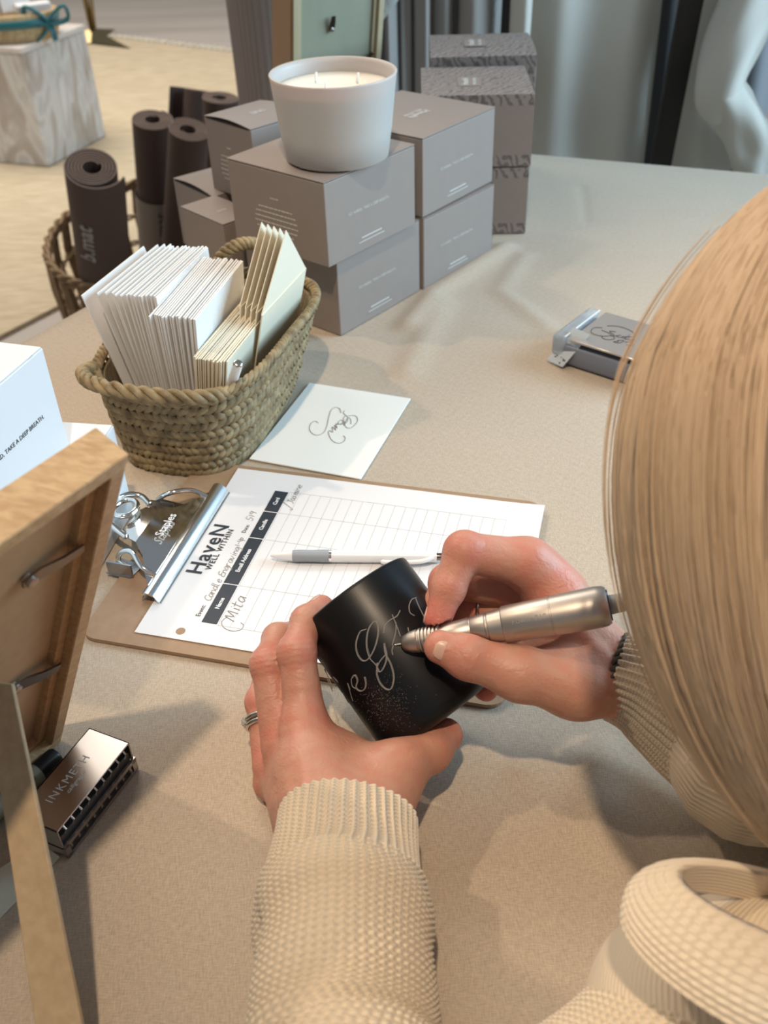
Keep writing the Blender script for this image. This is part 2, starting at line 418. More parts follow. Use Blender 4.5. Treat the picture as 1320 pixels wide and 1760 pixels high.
def grid_mesh(name, X, Y, Z, uv=None, closed_u=False):
    """X,Y,Z arrays (nv,nu)"""
    nv, nu = X.shape
    me = bpy.data.meshes.new(name)
    co = np.stack([X, Y, Z], -1).reshape(-1, 3)
    i, j = np.meshgrid(np.arange(nv - 1), np.arange(nu if closed_u else nu - 1), indexing='ij')
    j2 = (j + 1) % nu
    q = np.stack([i * nu + j, i * nu + j2, (i + 1) * nu + j2, (i + 1) * nu + j], -1).reshape(-1, 4)
    me.vertices.add(len(co)); me.vertices.foreach_set('co', co.astype(np.float32).ravel())
    me.loops.add(q.size); me.loops.foreach_set('vertex_index', q.astype(np.int32).ravel())
    me.polygons.add(len(q)); me.polygons.foreach_set('loop_start', np.arange(0, q.size, 4, dtype=np.int32)); me.polygons.foreach_set('loop_total', np.full(len(q), 4, dtype=np.int32))
    me.update(calc_edges=True)
    if uv is not None:
        l = me.uv_layers.new(name='UVMap')
        U, V = uv
        u0 = U[j]; u1 = U[j] + (U[1] - U[0]); v0 = V[i]; v1 = V[i + 1]
        uvs = np.stack([np.stack([u0, v0], -1), np.stack([u1, v0], -1), np.stack([u1, v1], -1), np.stack([u0, v1], -1)], -2).reshape(-1, 2)
        l.data.foreach_set('uv', uvs.astype(np.float32).ravel())
    me.validate()
    return me
def ramp_outside(v, lo, hi):
    return np.where(v < lo, lo - v, np.where(v > hi, v - hi, 0))
s = np.linspace(-.40, SM + .40, 380); t = np.linspace(-.40, TM + .3, 380)
S, Tt = np.meshgrid(s, t, indexing='ij')
ds = ramp_outside(S, 0, SM); dt = ramp_outside(Tt, 0, TM); drop = np.maximum(ds, dt)
Sc = np.clip(S, 0, SM); Tc = np.clip(Tt, 0, TM)
fold = .012 * np.sin(Tt * 38) * np.minimum(ds * 6, 1) ; fold2 = .012 * np.sin(S * 34) * np.minimum(dt * 6, 1)
Sx = Sc + np.sign(S - SM / 2) * (ds > 0) * (.006 + fold * .9 + .006); Tx = Tc + np.sign(Tt - TM / 2) * (dt > 0) * (.006 + fold2 + .008)
X = BL.x + LD.x * Sx + RD.x * Tx; Y = BL.y + LD.y * Sx + RD.y * Tx
Z = -.0006 - drop * 1.0 + ridge_h(X, Y) * (drop == 0)
me = grid_mesh('tablecloth', X, Y, Z)
tag(link('tablecloth', me, 'linen', None, True), 'oatmeal linen cloth with soft creases covering the whole table', 'tablecloth')

# ------------------------------------------------------------------ candle boxes
def candle_box(label, corner, ux, uy, w_, d_, h_, z0, card='taupe_card', group=None, gape=0, cat='box', front='line', left='para', top='logo', txt='print_light', band=False):
    """corner: nearest bottom corner (front); ux runs right-away, uy runs left-away"""
    o = Vector((corner[0], corner[1], z0)); ux = Vector(ux).normalized(); uy = Vector(uy).normalized()
    R = thing('candle_box', label, cat, o, group)
    mt = basis(o, ux, uy)
    bm = BM(); box(bm, (w_ / 2, d_ / 2, h_ / 2 - .0004), (w_, d_, h_ - .001), mt, .0011, 2)
    obj('carton', bm, card, R, False)
    # lid flap lying over the top, bowed a little; a dark strip paints the shade under it
    bm = BM(); n = 12; a = []; b = []
    for i in range(n + 1):
        y = d_ * i / n; zz = h_ + .0008 + gape * math.sin(PI * i / n)
        a.append((y, zz)); b.append((y, zz - .0009))
    ga = [[bm.verts.new(mt @ Vector((xx, y, z))) for (y, z) in a] for xx in (.0, w_)]
    gb = [[bm.verts.new(mt @ Vector((xx, y, z))) for (y, z) in b] for xx in (.0, w_)]
    for i in range(n):
        bm.faces.new((ga[0][i], ga[1][i], ga[1][i + 1], ga[0][i + 1])); bm.faces.new((gb[0][i], gb[0][i + 1], gb[1][i + 1], gb[1][i]))
        bm.faces.new((ga[0][i], ga[0][i + 1], gb[0][i + 1], gb[0][i])); bm.faces.new((ga[1][i], gb[1][i], gb[1][i + 1], ga[1][i + 1]))
    for gi in (0, n): bm.faces.new((ga[0][gi], gb[0][gi], gb[1][gi], ga[1][gi]))
    fl = obj('lid_flap', bm, card, R)
    if gape:
        bm = BM(); box(bm, (-.0002 + .0005, d_ / 2, h_ - .0008), (.001, d_ * .9, .0012), mt); obj('slit_shade', bm, 'gap_shade', R)
    up = Vector((0, 0, 1))
    # right face: normal is -uy ; text reads along ux
    if front == 'line':
        c = o + ux * w_ * .46 - uy * .0004 + up * h_ * .52
        text('GO AHEAD, TAKE A DEEP BREATH.', .0042 * w_ / .145, basis(c, ux, up), txt, R)
        for k, (wd, zz) in enumerate(((.033, .17), (.042, .12))):
            bm = BM(); box(bm, (w_ * .48, -.0003, h_ * zz), (wd * w_ / .145, .0002, .0011 - .0004 * k), mt); obj('fine_print', bm, txt, R)
    if left in ('para', 'foot'):
        # left face: normal is -ux ; text reads along -uy (towards the corner)
        z = h_ * (.66 if left == 'para' else .35); wds = [.012, 0, .052, .060, .064, .066, .062, .050] if left == 'para' else [.01, 0, .05]
        bm = BM()
        for wd in wds:
            if wd:
                x = d_ * .52 - wd / 2 * d_ / .145 ; end = d_ * .52 + wd / 2 * d_ / .145
                while x < end:
                    l = random.uniform(.002, .006); l = min(l, end - x)
                    box(bm, (-.0003, x + l / 2, z), (.0002, l, .0013), mt); x += l + .001
            z -= h_ * .062
        obj('fine_print', bm, txt, R)
    if top == 'logo':
        c = o + ux * w_ * .5 + uy * d_ * .42 + up * (h_ + .0012 + gape * .95)
        k = w_ / .145
        text('HaveN', .0125 * k, basis(c, -ux, -uy), txt, R, bold=.0002 * k)
        text('WELL WITHIN', .0052 * k, basis(c + uy * .009 * k, -ux, -uy), txt, R, bold=.00015 * k)
    if band:
        for zz in (h_ * .93, h_ * .09):
            bm = BM(); box(bm, (w_ / 2, -.0002, zz), (w_ * .995, .0003, h_ * (.14 if zz > h_ / 2 else .16)), mt); obj('patterned_band', bm, 'patterned_card', R)
        bm = BM(); z = h_ * .62
        for k in range(6):
            box(bm, (w_ * .27, -.0005, z), (.004 + .006 * (k % 3), .0002, .0016), mt); z -= .0045
        obj('fine_print', bm, txt, R)
        c = o + ux * w_ * .42 + uy * d_ * .45 + up * (h_ + .0012 + gape)
        bm = BM(); box(bm, (0, 0, 0), (.030, .044, .0002), basis(c, ux, uy)); obj('logo_panel', bm, 'taupe_card', R)
        text('HaveN', .0120, basis(c + Vector((-.005, 0, .0003)), uy, -ux), txt, R, bold=.0003)
        text('WELL WITHIN', .0052, basis(c + Vector((.007, 0, .0003)), uy, -ux), txt, R, bold=.0002)
    return R
ux = (.65, .76, 0); uy = (-.76, .65, 0)
G1 = 'large taupe three-wick candle boxes'
candle_box('large taupe candle box on the table, directly under the one holding the frosted candle', (-.0417, .9838), (.647, .762, 0), (-.762, .647, 0), .147, .142, .0885, 0, group=G1)
candle_box('large taupe candle box with the frosted candle standing on it', (-.0490, .9640), (.645, .764, 0), (-.764, .645, 0), .150, .140, .0895, .0905, group=G1, top=None)
candle_box('large taupe candle box at lower right, on the table beside the front pair', (.0585, 1.097), (.655, .756, 0), (-.756, .655, 0), .145, .142, .0885, 0, group=G1, top=None)
candle_box('large taupe candle box at upper right, beside the frosted candle', (.0575, 1.0975), (.63, .777, 0), (-.777, .63, 0), .149, .142, .0895, .0905, group=G1)
G2 = 'small taupe candle boxes left of the large ones'
candle_box('small taupe candle box, topmost of the left pile, with bowed lid', (-.1396, 1.1587), (.72, .69, 0), (-.69, .72, 0), .088, .090, .0885, .0905, group=G2, gape=.0035)
candle_box('small taupe candle box with bowed lid under the topmost of the left pile', (-.2, 1.197), (.78, .63, 0), (-.63, .78, 0), .092, .098, .0885, 0, group=G2, gape=.004)
candle_box('small taupe candle box standing in front of the left pile, behind the seagrass basket', (-.1768, 1.100), (.74, .675, 0), (-.675, .74, 0), .052, .088, .0895, 0, group=G2, left='foot', front=None)
G3 = 'patterned taupe boxes at the back'
bx = (1, -.045, 0); by = (.09, 1, 0)
candle_box('patterned taupe box on the table, lower of the front pair at the back right', (.064, 1.272), bx, by, .142, .14, .0885, 0, card='patterned_card', group=G3, front='none', left='', top='', band=True)
candle_box('patterned taupe box on top of the front pair at the back right', (.0655, 1.272), bx, by, .142, .145, .089, .0905, card='patterned_card', group=G3, front='none', left='', top='', band=True)
candle_box('patterned taupe box, lower of the rear pair behind the other patterned boxes', (.079, 1.432), bx, by, .142, .14, .0885, 0, card='patterned_card', group=G3, front='none', left='', top='', band=True)
candle_box('rearmost patterned taupe box with slightly bowed lid, on top of the rear pair', (.0855, 1.424), bx, by, .146, .14, .100, .0905, card='patterned_card', group=G3, front='none', left='', top='', band=True, gape=.004)
# plain grey panel between the patterned bands on the faces towards the room
for o in list(bpy.data.objects):
    if o.get('group') == G3:
        mt = basis(o.location, bx, by)
        bm = BM(); box(bm, (.071, -.0001, .045), (.1415, .0003, .064), mt); obj('plain_panel', bm, 'taupe_card', o)

# frosted candle
cc = Vector((-.036, 1.043, .1810)); cn = thing('three_wick_candle', 'frosted grey glass three-wick candle standing on the stacked boxes', 'candle', cc)
mt = Matrix.Translation(cc)
bm = BM(); lathe(bm, [(.001, .0004), (.050, .0004), (.0545, .003), (.0585, .03), (.0645, .082), (.0652, .0845), (.0645, .0855), (.0625, .0850), (.0612, .080), (.056, .03), (.052, .008), (.001, .007)], 96, mt); obj('glass_jar', bm, 'frosted', cn, True)
bm = BM(); lathe(bm, [(.001, .007), (.0518, .0075), (.0555, .03), (.0597, .0715), (.056, .0708), (.001, .0704)], 96, mt); obj('wax', bm, 'wax', cn, True)
for a in (.4, 2.4, 4.4):
    p = cc + Vector((.026 * math.cos(a), .026 * math.sin(a), .070)); bm = BM(); tube(bm, [p, p + Vector((.0005, 0, .006)), p + Vector((.0015, 0, .011))], .0012, 8); obj('wick', bm, 'wick', cn, True)

# white boxes at the left
def plain_box(label, corner, ux, uy, w_, d_, h_, z0, line=None):
    o = Vector((corner[0], corner[1], z0)); ux = Vector(ux).normalized(); uy = Vector(uy).normalized()
    R = thing('candle_box', label, 'box', o, 'white candle boxes at the left'); mt = basis(o, ux, uy)
    bm = BM(); box(bm, (w_ / 2, d_ / 2, h_ / 2), (w_, d_, h_), mt, .001); obj('carton', bm, 'white_card', R)
    bm = BM(); box(bm, (w_ / 2, d_ / 2, h_ + .0006), (w_ - .002, d_ - .002, .0008), mt); obj('lid_flap', bm, 'white_card', R)
    bm = BM(); box(bm, (w_ * .9, .0008, h_ - .002), (.006, .0012, .004), mt); obj('tuck_tab', bm, 'white_card', R)
    if line: text('GO AHEAD, TAKE A DEEP BREATH.', .0050, basis(o + ux * (w_ - line[0]) - uy * .0004 + Vector((0, 0, line[1])), ux, (0, 0, 1)), 'ink', R, align='RIGHT')
    return R

# ------------------------------------------------------------------ seagrass basket
BO = Vector((-.170, .822, 0)); BLg = Vector((.30, .954, 0)).normalized(); BS = Vector((.954, -.30, 0)).normalized()
def rr(theta, a, b, p=3.2):
    c, s_ = math.cos(theta), math.sin(theta)
    return (abs(c) / a) ** p, (abs(s_) / b) ** p
def basket_pt(theta, z, off=0):
    k = z / .1; a = .060 + .020 * k + off; b = .098 + .030 * k + off; p = 3.4
    c, s_ = math.cos(theta), math.sin(theta)
    r = ((abs(c) / a) ** p + (abs(s_) / b) ** p) ** (-1 / p)
    cen = BO + BS * (.004 + .008 * k) + BLg * (0 + .012 * k)
    return cen + BS * (r * c) + BLg * (r * s_) + Vector((0, 0, z))
def rimz(theta): return .096 + .004 * math.cos(2 * theta + .4)
bk = thing('seagrass_basket', 'woven seagrass basket filled with envelopes', 'basket', BO)
# equal arc-length parameters
def arc(zv, N):
    th = np.linspace(0, 2 * PI, 721); P = [basket_pt(t_, zv) for t_ in th]; L_ = [0]
    for a, b in zip(P, P[1:]): L_.append(L_[-1] + (b - a).length)
    return np.interp(np.arange(N) / N * L_[-1], L_, th)
bm = BM(); rows = 10; ncol = 88
ths = arc(.05, ncol)
for r_ in range(rows):
    for c_ in range(ncol):
        z = (r_ + .5) / rows
        up_ = (c_ % 2 == 0)
        t0 = ths[c_]; dth = ((ths[(c_ + 1) % ncol] - t0) % (2 * PI))
        ta = t0 - dth * .35; tb_ = t0 + dth * 1.45
        za, zb_ = (r_ / rows, (r_ + 1.05) / rows) if (r_ % 2 == 0) else ((r_ + 1.05) / rows, r_ / rows)
        jit = random.uniform(-.0004, .0004); wj = random.uniform(.85, 1.12)
        P5 = [basket_pt(ta + (tb_ - ta) * q, (za + (zb_ - za) * q) * rimz(t0), .0004 + jit + .0030 * math.sin(PI * q)) for q in (0, .2, .4, .6, .8, 1)]
        fr_ = frames(P5); rg = []
        for i5, (p5, t5, _n, _b) in enumerate(fr_):
            o5 = (p5 - BO); o5.z = 0; o5 = (o5 - t5 * o5.dot(t5)).normalized(); s5 = t5.cross(o5); w5 = .0036 * wj * (.72, .95, 1, 1, .95, .72)[i5]
            rg.append([bm.verts.new(p5 + s5 * w5 * a5 + o5 * b5) for a5, b5 in ((-1, -.0006), (-.8, .0008), (0, .0013), (.8, .0008), (1, -.0006), (0, -.0012))])
        for a5, b5 in zip(rg, rg[1:]):
            for k5 in range(6): bm.faces.new((a5[k5], a5[(k5 + 1) % 6], b5[(k5 + 1) % 6], b5[k5]))
        bm.faces.new(rg[0][::-1]); bm.faces.new(rg[-1])
obj('woven_wall', bm, 'seagrass', bk, True)
bm = BM(); th = np.linspace(0, 2 * PI, 97)[:-1]
rings = []
for z in (.001, .03, .06, .088): rings.append([bm.verts.new(basket_pt(t_, z, -.0015)) for t_ in th])
inn = [[bm.verts.new(basket_pt(t_, z, -.004)) for t_ in th] for z in (.088, .06, .03, .005)]
allr = rings + inn
for a, b in zip(allr, allr[1:]):
    for k in range(96): bm.faces.new((a[k], a[(k + 1) % 96], b[(k + 1) % 96], b[k]))
bm.faces.new(allr[0][::-1]); bm.faces.new(allr[-1]); obj('lining', bm, mat('seagrass_inner', (.20, .15, .08), .8, bump=(300, .5, .002)), bk)
bm = BM()
for st in range(3):
    pts = []
    N = 420
    for i in range(N):
        t_ = 2 * PI * i / N; ph = 40 * t_ + st * 2 * PI / 3
        pts.append(basket_pt(t_, rimz(t_) + .0026 * math.sin(ph), .0012 + .0024 * math.cos(ph)))
    tube(bm, pts, .0026, 7, closed=True)
obj('braided_rim', bm, 'seagrass', bk, True)
def braid(bm, path, R_, r_, turns):
    fr = frames(smooth_curve(path, 14))
    for st in range(3):
        pts = []
        for i, (p, t_, N_, B_) in enumerate(fr):
            ph = turns * 2 * PI * i / len(fr) + st * 2 * PI / 3; pts.append(p + N_ * R_ * math.cos(ph) + B_ * R_ * math.sin(ph))
        tube(bm, pts, r_, 7)
for sgn, tc_ in ((1, PI / 2), (-1, -PI / 2)):
    bm = BM()
    if sgn > 0:
        path = [on(368, 478, .095), on(378, 445, .118), on(400, 425, .130), on(425, 418, .133), on(446, 424, .128), on(455, 446, .11), on(462, 470, .095)]
    else:
        path = [on(205, 655, .095), on(178, 655, .103), on(156, 641, .106), on(158, 622, .101), on(180, 600, .093)]
        path = [basket_pt(-PI / 2 - .62, .095, .002), basket_pt(-PI / 2 - .5, .102, .010), basket_pt(-PI / 2 - .3, .105, .014), basket_pt(-PI / 2, .104, .014), basket_pt(-PI / 2 + .3, .100, .008), basket_pt(-PI / 2 + .5, .094, .002)]
    braid(bm, path, .0036, .0034, 6); obj('handle', bm, 'seagrass', bk, True)

# envelopes
def envelope_proto(name, m, wd, ht, label, group, flap=False):
    """local: x along width (L axis), z up, thin along y"""
    R = thing(name, label, 'envelope', (0, 0, 0), group)
    bm = BM(); n = 6; gr = []
    for sd in (-1, 1):
        for iz in range(n + 1):
            gr.append([bm.verts.new((wd * (ix / n - .5), sd * .00062 + .0012 * math.sin(PI * iz / n) * math.sin(PI * ix / n) * .6, ht * iz / n)) for ix in range(n + 1)])
    A, B_ = gr[:n + 1], gr[n + 1:]
    for i in range(n):
        for j in range(n):
            bm.faces.new((A[i][j], A[i][j + 1], A[i + 1][j + 1], A[i + 1][j])); bm.faces.new((B_[i][j], B_[i + 1][j], B_[i + 1][j + 1], B_[i][j + 1]))
        bm.faces.new((A[0][i], B_[0][i], B_[0][i + 1], A[0][i + 1])); bm.faces.new((A[n][i], A[n][i + 1], B_[n][i + 1], B_[n][i]))
        bm.faces.new((A[i][0], A[i + 1][0], B_[i + 1][0], B_[i][0])); bm.faces.new((A[i][n], B_[i][n], B_[i + 1][n], A[i + 1][n]))
    obj('envelope_body', bm, m, R, True if False else False)
    bm = BM()
    if flap:
        prism(bm, [(-wd / 2, 0), (wd / 2, 0), (0, .058)], -.0004, .0004, basis((0, .0006, ht), (1, 0, 0), (0, .12, .99)))
    else:
        prism(bm, [(-wd / 2 + .001, 0), (wd / 2 - .001, 0), (0, -.052)], 0, .0005, basis((0, .0010, ht - .0005), (1, 0, 0), (0, .02, 1)))
    obj('flap', bm, m, R)
    return R
def env_matrix(l, sb, st_, z0, ht, yaw=0, slide=0):
    """bottom at stack coordinate sb, top at st_, centre l along the basket"""
    xa = (BLg + BS * yaw).normalized()
    tilt = (st_ - sb) / ht; z_ = Vector((0, 0, 1)) * math.sqrt(max(.01, 1 - tilt * tilt)) + BS * tilt + BLg * slide
    return basis(BO + BLg * l + BS * sb + Vector((0, 0, z0)), xa, None, z_)
def place_envs(proto, specs):
    for i, (mx, lab, grp) in enumerate(specs):
        if i == 0: proto.matrix_basis = mx; proto['label'] = lab; proto['group'] = grp
        else: dup(proto, mx, lab, grp)
specs = []
lab1 = 'white envelope among the left-leaning fan at the left of the seagrass basket'
n1 = 15
for i in range(n1):
    f = i / (n1 - 1); g = f ** .62
    lab = 'leftmost white envelope leaning out over the left rim of the seagrass basket' if i == 0 else lab1
    specs.append((env_matrix(.000 + random.uniform(-.003, .003), -.036 + .034 * g, -.073 + .070 * g + random.uniform(-.0016, .0016), .008, .146, yaw=.03 - .05 * f), lab, 'white envelopes fanned at the left in the basket'))
place_envs(envelope_proto('envelope', 'paper_white', .111, .146, '', ''), specs)
specs = []
lab2 = 'white envelope in the upright middle block, its corner forward of the left fan'
for i in range(18):
    f = i / 17
    lab = 'white envelope fronting the middle block, jutting forward beside the left fan' if i == 0 else lab2
    specs.append((env_matrix(-.012 + .004 * f + random.uniform(-.003, .003), .001 + .024 * f, -.001 + .040 * f + random.uniform(-.0006, .0006), .008, .141 - .006 * f, yaw=-.03, slide=-.05), lab, 'white envelopes upright in the middle of the basket'))
place_envs(envelope_proto('envelope', 'paper_white', .111, .141, '', ''), specs)
specs = []
for i in range(17):
    f = i / 16
    specs.append((env_matrix(-.008 + random.uniform(-.002, .002), .026 + .024 * f, .040 + .030 * f + random.uniform(-.0006, .0006), .008, .111, yaw=0, slide=-.03), 'cream envelope in the low packed block at the front right of the basket' if i else 'cream envelope first of the low block, touching the white ones', 'cream envelopes packed low in the basket'))
place_envs(envelope_proto('envelope', 'paper_cream', .146, .111, '', ''), specs)
specs = []
for i in range(5):
    f = i / 4 * .75
    lab = ['leftmost of the five tall cream open-flap envelopes, back right of the basket', 'second tall cream open-flap envelope from the left, back right of the basket', 'middle one of five tall cream open-flap envelopes, back right of the basket', 'tall cream open-flap envelope next to the rightmost one', 'rightmost tall cream open-flap envelope against the basket rim'][i]
    specs.append((env_matrix(.042 - .002 * i, .038 + .016 * f, .058 + .030 * f, .010, .130, yaw=.05 - .05 * f, slide=.02), lab, 'tall cream envelopes with open flaps'))
place_envs(envelope_proto('envelope', 'paper_cream', .111, .120, '', '', True), specs)
# pen standing in the basket
p0 = on(400, 655, .098); p1 = on(409, 626, .120)
dd = (p1 - p0).normalized(); pr = thing('marker_pen', 'thin white pen standing upright among the cream envelopes', 'pen', p0 - dd * .05)
bm = BM(); tube(bm, [p0 - dd * .05, p1], .0042, 16); obj('barrel', bm, 'plastic_white', pr, 'auto')
bm = BM(); tube(bm, [p1, p1 + dd * .0014, p1 + dd * .002], [.0042, .0038, .003], 16); obj('end_cap', bm, 'silver', pr, 'auto')

# ------------------------------------------------------------------ envelope on the table
EO = Vector((-.0199, .7036, 0)); ea = 1.2141
ex = Vector((math.cos(ea), math.sin(ea), 0)); ey = Vector((-ex.y, ex.x, 0))
le = thing('envelope', 'ivory envelope with a calligraphed name lying flat on the linen cloth', 'envelope', EO + ex * .073 + ey * .0555)
me_ = basis(EO + Vector((0, 0, .0022)), ex, ey)
bm = BM(); box(bm, (.073, .0555, -.0011), (.146, .111, .0014), me_, .0003, 1); obj('envelope_body', bm, mat('ivory', (.84, .84, .80), .7), le)
mm = lambda L_: [(a / 1000, b / 1000) for a, b in L_]
K = [mm([(75.3, 72.2), (77.9, 76.6), (72.1, 78.8), (62.5, 76.1), (56.3, 70.3), (55.1, 64.6), (61.4, 60.8), (72.5, 62.0), (87.7, 66.1), (101.3, 68.9), (107.5, 66.7), (105.9, 61.4), (99.7, 58.0)]),
     mm([(104.6, 55.9), (99.8, 55.2), (96.1, 50.8), (93.1, 48.0), (86.6, 46.1), (78.8, 47.0)]),
     mm([(96.1, 49.0), (98.5, 44), (96.5, 39.7), (89.3, 36.5), (82.4, 36.8), (76.0, 38.9), (76.5, 43.5), (83.0, 47.1), (93.1, 47.6), (90.6, 44.0), (83.4, 41.0)]),
     mm([(97.0, 51.1), (90.6, 51.6), (82, 47.2), (79, 46.8), (84.8, 50.0), (87, 52.5), (84.2, 54.0), (79.9, 52.9), (79.6, 49.5), (83, 49), (78.7, 52.4), (79.1, 55.0), (72.2, 51.1), (76.5, 55.5), (68.6, 51.2), (72.9, 56.5), (64.3, 52.7), (66.0, 56.8), (60.8, 55.4), (52.4, 49.5), (48.5, 44.1), (48.3, 39.0), (52.9, 36.5), (58.3, 37.3), (61.5, 40.4)])]
strokes(K, basis(EO + Vector((0, 0, .00182)), ex, ey), .00045, 'ink_grey', le, 'calligraphy')

# ------------------------------------------------------------------ clipboard and sheet
PO = Vector((-.1887, .5153, 0)); pa = -.2655
PY = Vector((math.cos(pa), math.sin(pa), 0))          # page down
PX = Vector((-PY.y, PY.x, 0))                         # page right
ZB = .0034
cb = thing('clipboard', 'brown hardboard clipboard with a chrome spring clip under the sign-up sheet', 'clipboard', PO + PX * .108 + PY * .13)
mp_ = basis(PO, PY, PX)                                # x = page down, y = page right
bm = BM(); poly = []
x0, x1, y0, y1, rc = -.040, .2775, -.012, .222, .012
for cx, cy, a0 in ((x1 - rc, y1 - rc, 0), (x0 + rc, y1 - rc, 90), (x0 + rc, y0 + rc, 180), (x1 - rc, y0 + rc, 270)):
    for k in range(6):
        a = math.radians(a0 + 18 * k); poly.append((cx + rc * math.cos(a), cy + rc * math.sin(a)))
prism(bm, poly, .0002, ZB, mp_, .0005); obj('board', bm, 'hardboard', cb)
# clip: pressing bar, raised plate, two ears, lever
def pc(down, right, z): return mp_ @ Vector((down, right, z))
bar = BM(); prof = [(-.008, .0050), (-.0078, .0085), (-.0060, .0115), (-.003, .0132), (.0005, .0128), (.0035, .0108), (.0058, .0078), (.0072, .0050), (.0085, .0046), (.0078, .0042), (.0062, .0046), (.0030, .0098), (-.002, .0118), (-.0055, .0098), (-.0068, .0060)]
ra = [[bar.verts.new(pc(a - .0015, y, z + .0008)) for a, z in prof] for y in (.032, .178)]
n = len(prof)
for k in range(n): bar.faces.new((ra[0][k], ra[0][(k + 1) % n], ra[1][(k + 1) % n], ra[1][k]))
bar.faces.new(ra[0][::-1]); bar.faces.new(ra[1]); obj('pressing_bar', bar, mat('polished_bar', (.86, .88, .88), .22, 1), cb, 'auto')
plate = BM()
# the plate narrows towards the top of the board and rises
outline = [(-.003, .036), (-.003, .174), (-.010, .160), (-.016, .146), (-.023, .133), (-.034, .128), (-.044, .127), (-.050, .118), (-.050, .096), (-.044, .084), (-.034, .080), (-.024, .070), (-.014, .052)]
top_ = [plate.verts.new(pc(a, b, .011 + .010 * min(1, max(0, (-a - .003) / .03)))) for a, b in outline]
bot_ = [plate.verts.new(pc(a, b, .010 + .010 * min(1, max(0, (-a - .003) / .03)))) for a, b in outline]
plate.faces.new(top_); plate.faces.new(bot_[::-1])
for k in range(len(outline)): plate.faces.new((top_[k], bot_[k], bot_[(k + 1) % len(outline)], top_[(k + 1) % len(outline)]))
obj('clip_plate', plate, 'chrome', cb)
text('Staples', .0105, basis(pc(-.019, .106, .0208), PX, -PY), 'paper', cb, bold=.0001)
lv = BM()
tube(lv, smooth_curve([pc(-.044, .128, .021), pc(-.054, .134, .024), pc(-.064, .130, .027), pc(-.071, .118, .029), pc(-.071, .104, .029), pc(-.064, .093, .028), pc(-.055, .088, .025), pc(-.044, .084, .021)], 8), .0026, 12)
ring = [pc(-.058 + .0095 * math.cos(a), .113 + .0115 * math.sin(a), .0265) for a in np.linspace(0, 2 * PI, 33)[:-1]]
tube(lv, ring, .0024, 12, closed=True); obj('hanging_loop', lv, 'chrome', cb, True)
for y, sg in ((.148, 1), (.066, -1)):
    sp = BM()
    tube(sp, smooth_curve([pc(-.004, y + sg * .012, .010), pc(-.018, y + sg * .010, .018), pc(-.030, y, .022), pc(-.042, y - sg * .004, .017), pc(-.048, y - sg * .006, .006), pc(-.036, y, .0045)], 6), .0022, 10, flat=1.0)
    obj('spring_arm', sp, 'chrome', cb, True)
    bk_ = BM(); prism(bk_, [(-.052, y - .009), (-.030, y - .011), (-.026, y + .006), (-.050, y + .010)], ZB, ZB + .0012, mp_)
    prism(bk_, [(-.050, y - .009), (-.028, y - .010), (-.028, y - .0085), (-.050, y - .0078)], ZB, ZB + .013, mp_); obj('clip_base', bk_, mat('clip_base_steel', (.35, .35, .36), .25, 1), cb)  # clip base in a darker steel than the plate
    rv = BM(); lathe(rv, [(.001, 0), (.0032, 0), (.0030, .0009), (.0018, .0016), (.0005, .0018)], 20, Matrix.Translation(pc(-.046, y, ZB + .001))); obj('rivet', rv, 'silver', cb, True)

sh = thing('sign_up_sheet', 'white printed sign-up sheet with navy header clipped to the board', 'paper', PO + PX * .108 + PY * .14)
ZS = ZB + .0010
bm = BM()
nx_, ny_ = 28, 22; ho = (.0336, .0082, .0036)
def sheet_z(x, y): return ZS + .0014 * max(0, (x - .24) / .04) ** 2
V_ = {}
for sd, dz in ((0, 0), (1, -.0006)):
    for i in range(nx_ + 1):
        for j in range(ny_ + 1):
            x, y = .2794 * i / nx_, .2159 * j / ny_; V_[sd, i, j] = bm.verts.new(mp_ @ Vector((x, y, sheet_z(x, y) + dz)))
for i in range(nx_):
    for j in range(ny_):
        bm.faces.new([V_[0, a, b] for a, b in ((i, j), (i + 1, j), (i + 1, j + 1), (i, j + 1))]); bm.faces.new([V_[1, a, b] for a, b in ((i, j), (i, j + 1), (i + 1, j + 1), (i + 1, j))])
for i in range(nx_):
    for j in (0, ny_): bm.faces.new([V_[s_, a, j] for s_, a in ((0, i), (0, i + 1), (1, i + 1), (1, i))])
for j in range(ny_):
    for i in (0, nx_): bm.faces.new([V_[s_, i, b] for s_, b in ((0, j), (0, j + 1), (1, j + 1), (1, j))])
obj('paper', bm, 'paper', sh)
bm = BM(); prism(bm, [(ho[0] + ho[2] * math.cos(a), ho[1] + ho[2] * math.sin(a)) for a in np.linspace(0, 2 * PI, 25)[:-1]], 0, .00015, mp_ @ Matrix.Translation((0, 0, ZS))); obj('punched_hole', bm, 'hardboard', sh)
bm = BM()
cols = [.0200, .0650, .1232, .1597, .1903]
for a, b in zip(cols, cols[1:]): box(bm, (.0512, (a + b) / 2, ZS + .00012), (.0122, b - a - .0012, .0002), mp_)
obj('header_bar', bm, 'navy', sh)
def ptext(t_, down, right, size, m='ink', align='CENTER', **k): return text(t_, size, basis(pc(down, right, ZS + .00028), PX, -PY), m, sh, align=align, **k)
for t_, a, b in (('Name', .02, .065), ('Email Address', .065, .1232), ('Candle', .1232, .1597), ('Card', .1597, .1903)): ptext(t_, .0512, (a + b) / 2, .0050, 'paper', bold=.00015)
ptext('HaveN', .0178, .1025, .0190, 'navy', bold=.0003, sx=1.12, spacing=1.1); ptext('WELL WITHIN', .0272, .1035, .0068, 'navy', bold=.00014, sx=1.02, spacing=1.22)
ptext('Event:', .0400, .0255, .0052, align='LEFT'); ptext('Date:', .0385, .1275, .0052, align='LEFT')
def script(t_, down, right, size, **k): return text(t_, size, basis(pc(down, right, ZS + .0003), PX, -PY), 'ink_grey', sh, 'handwriting', align='LEFT', shear=.25, **k)
bm = BM()
nrow = 22
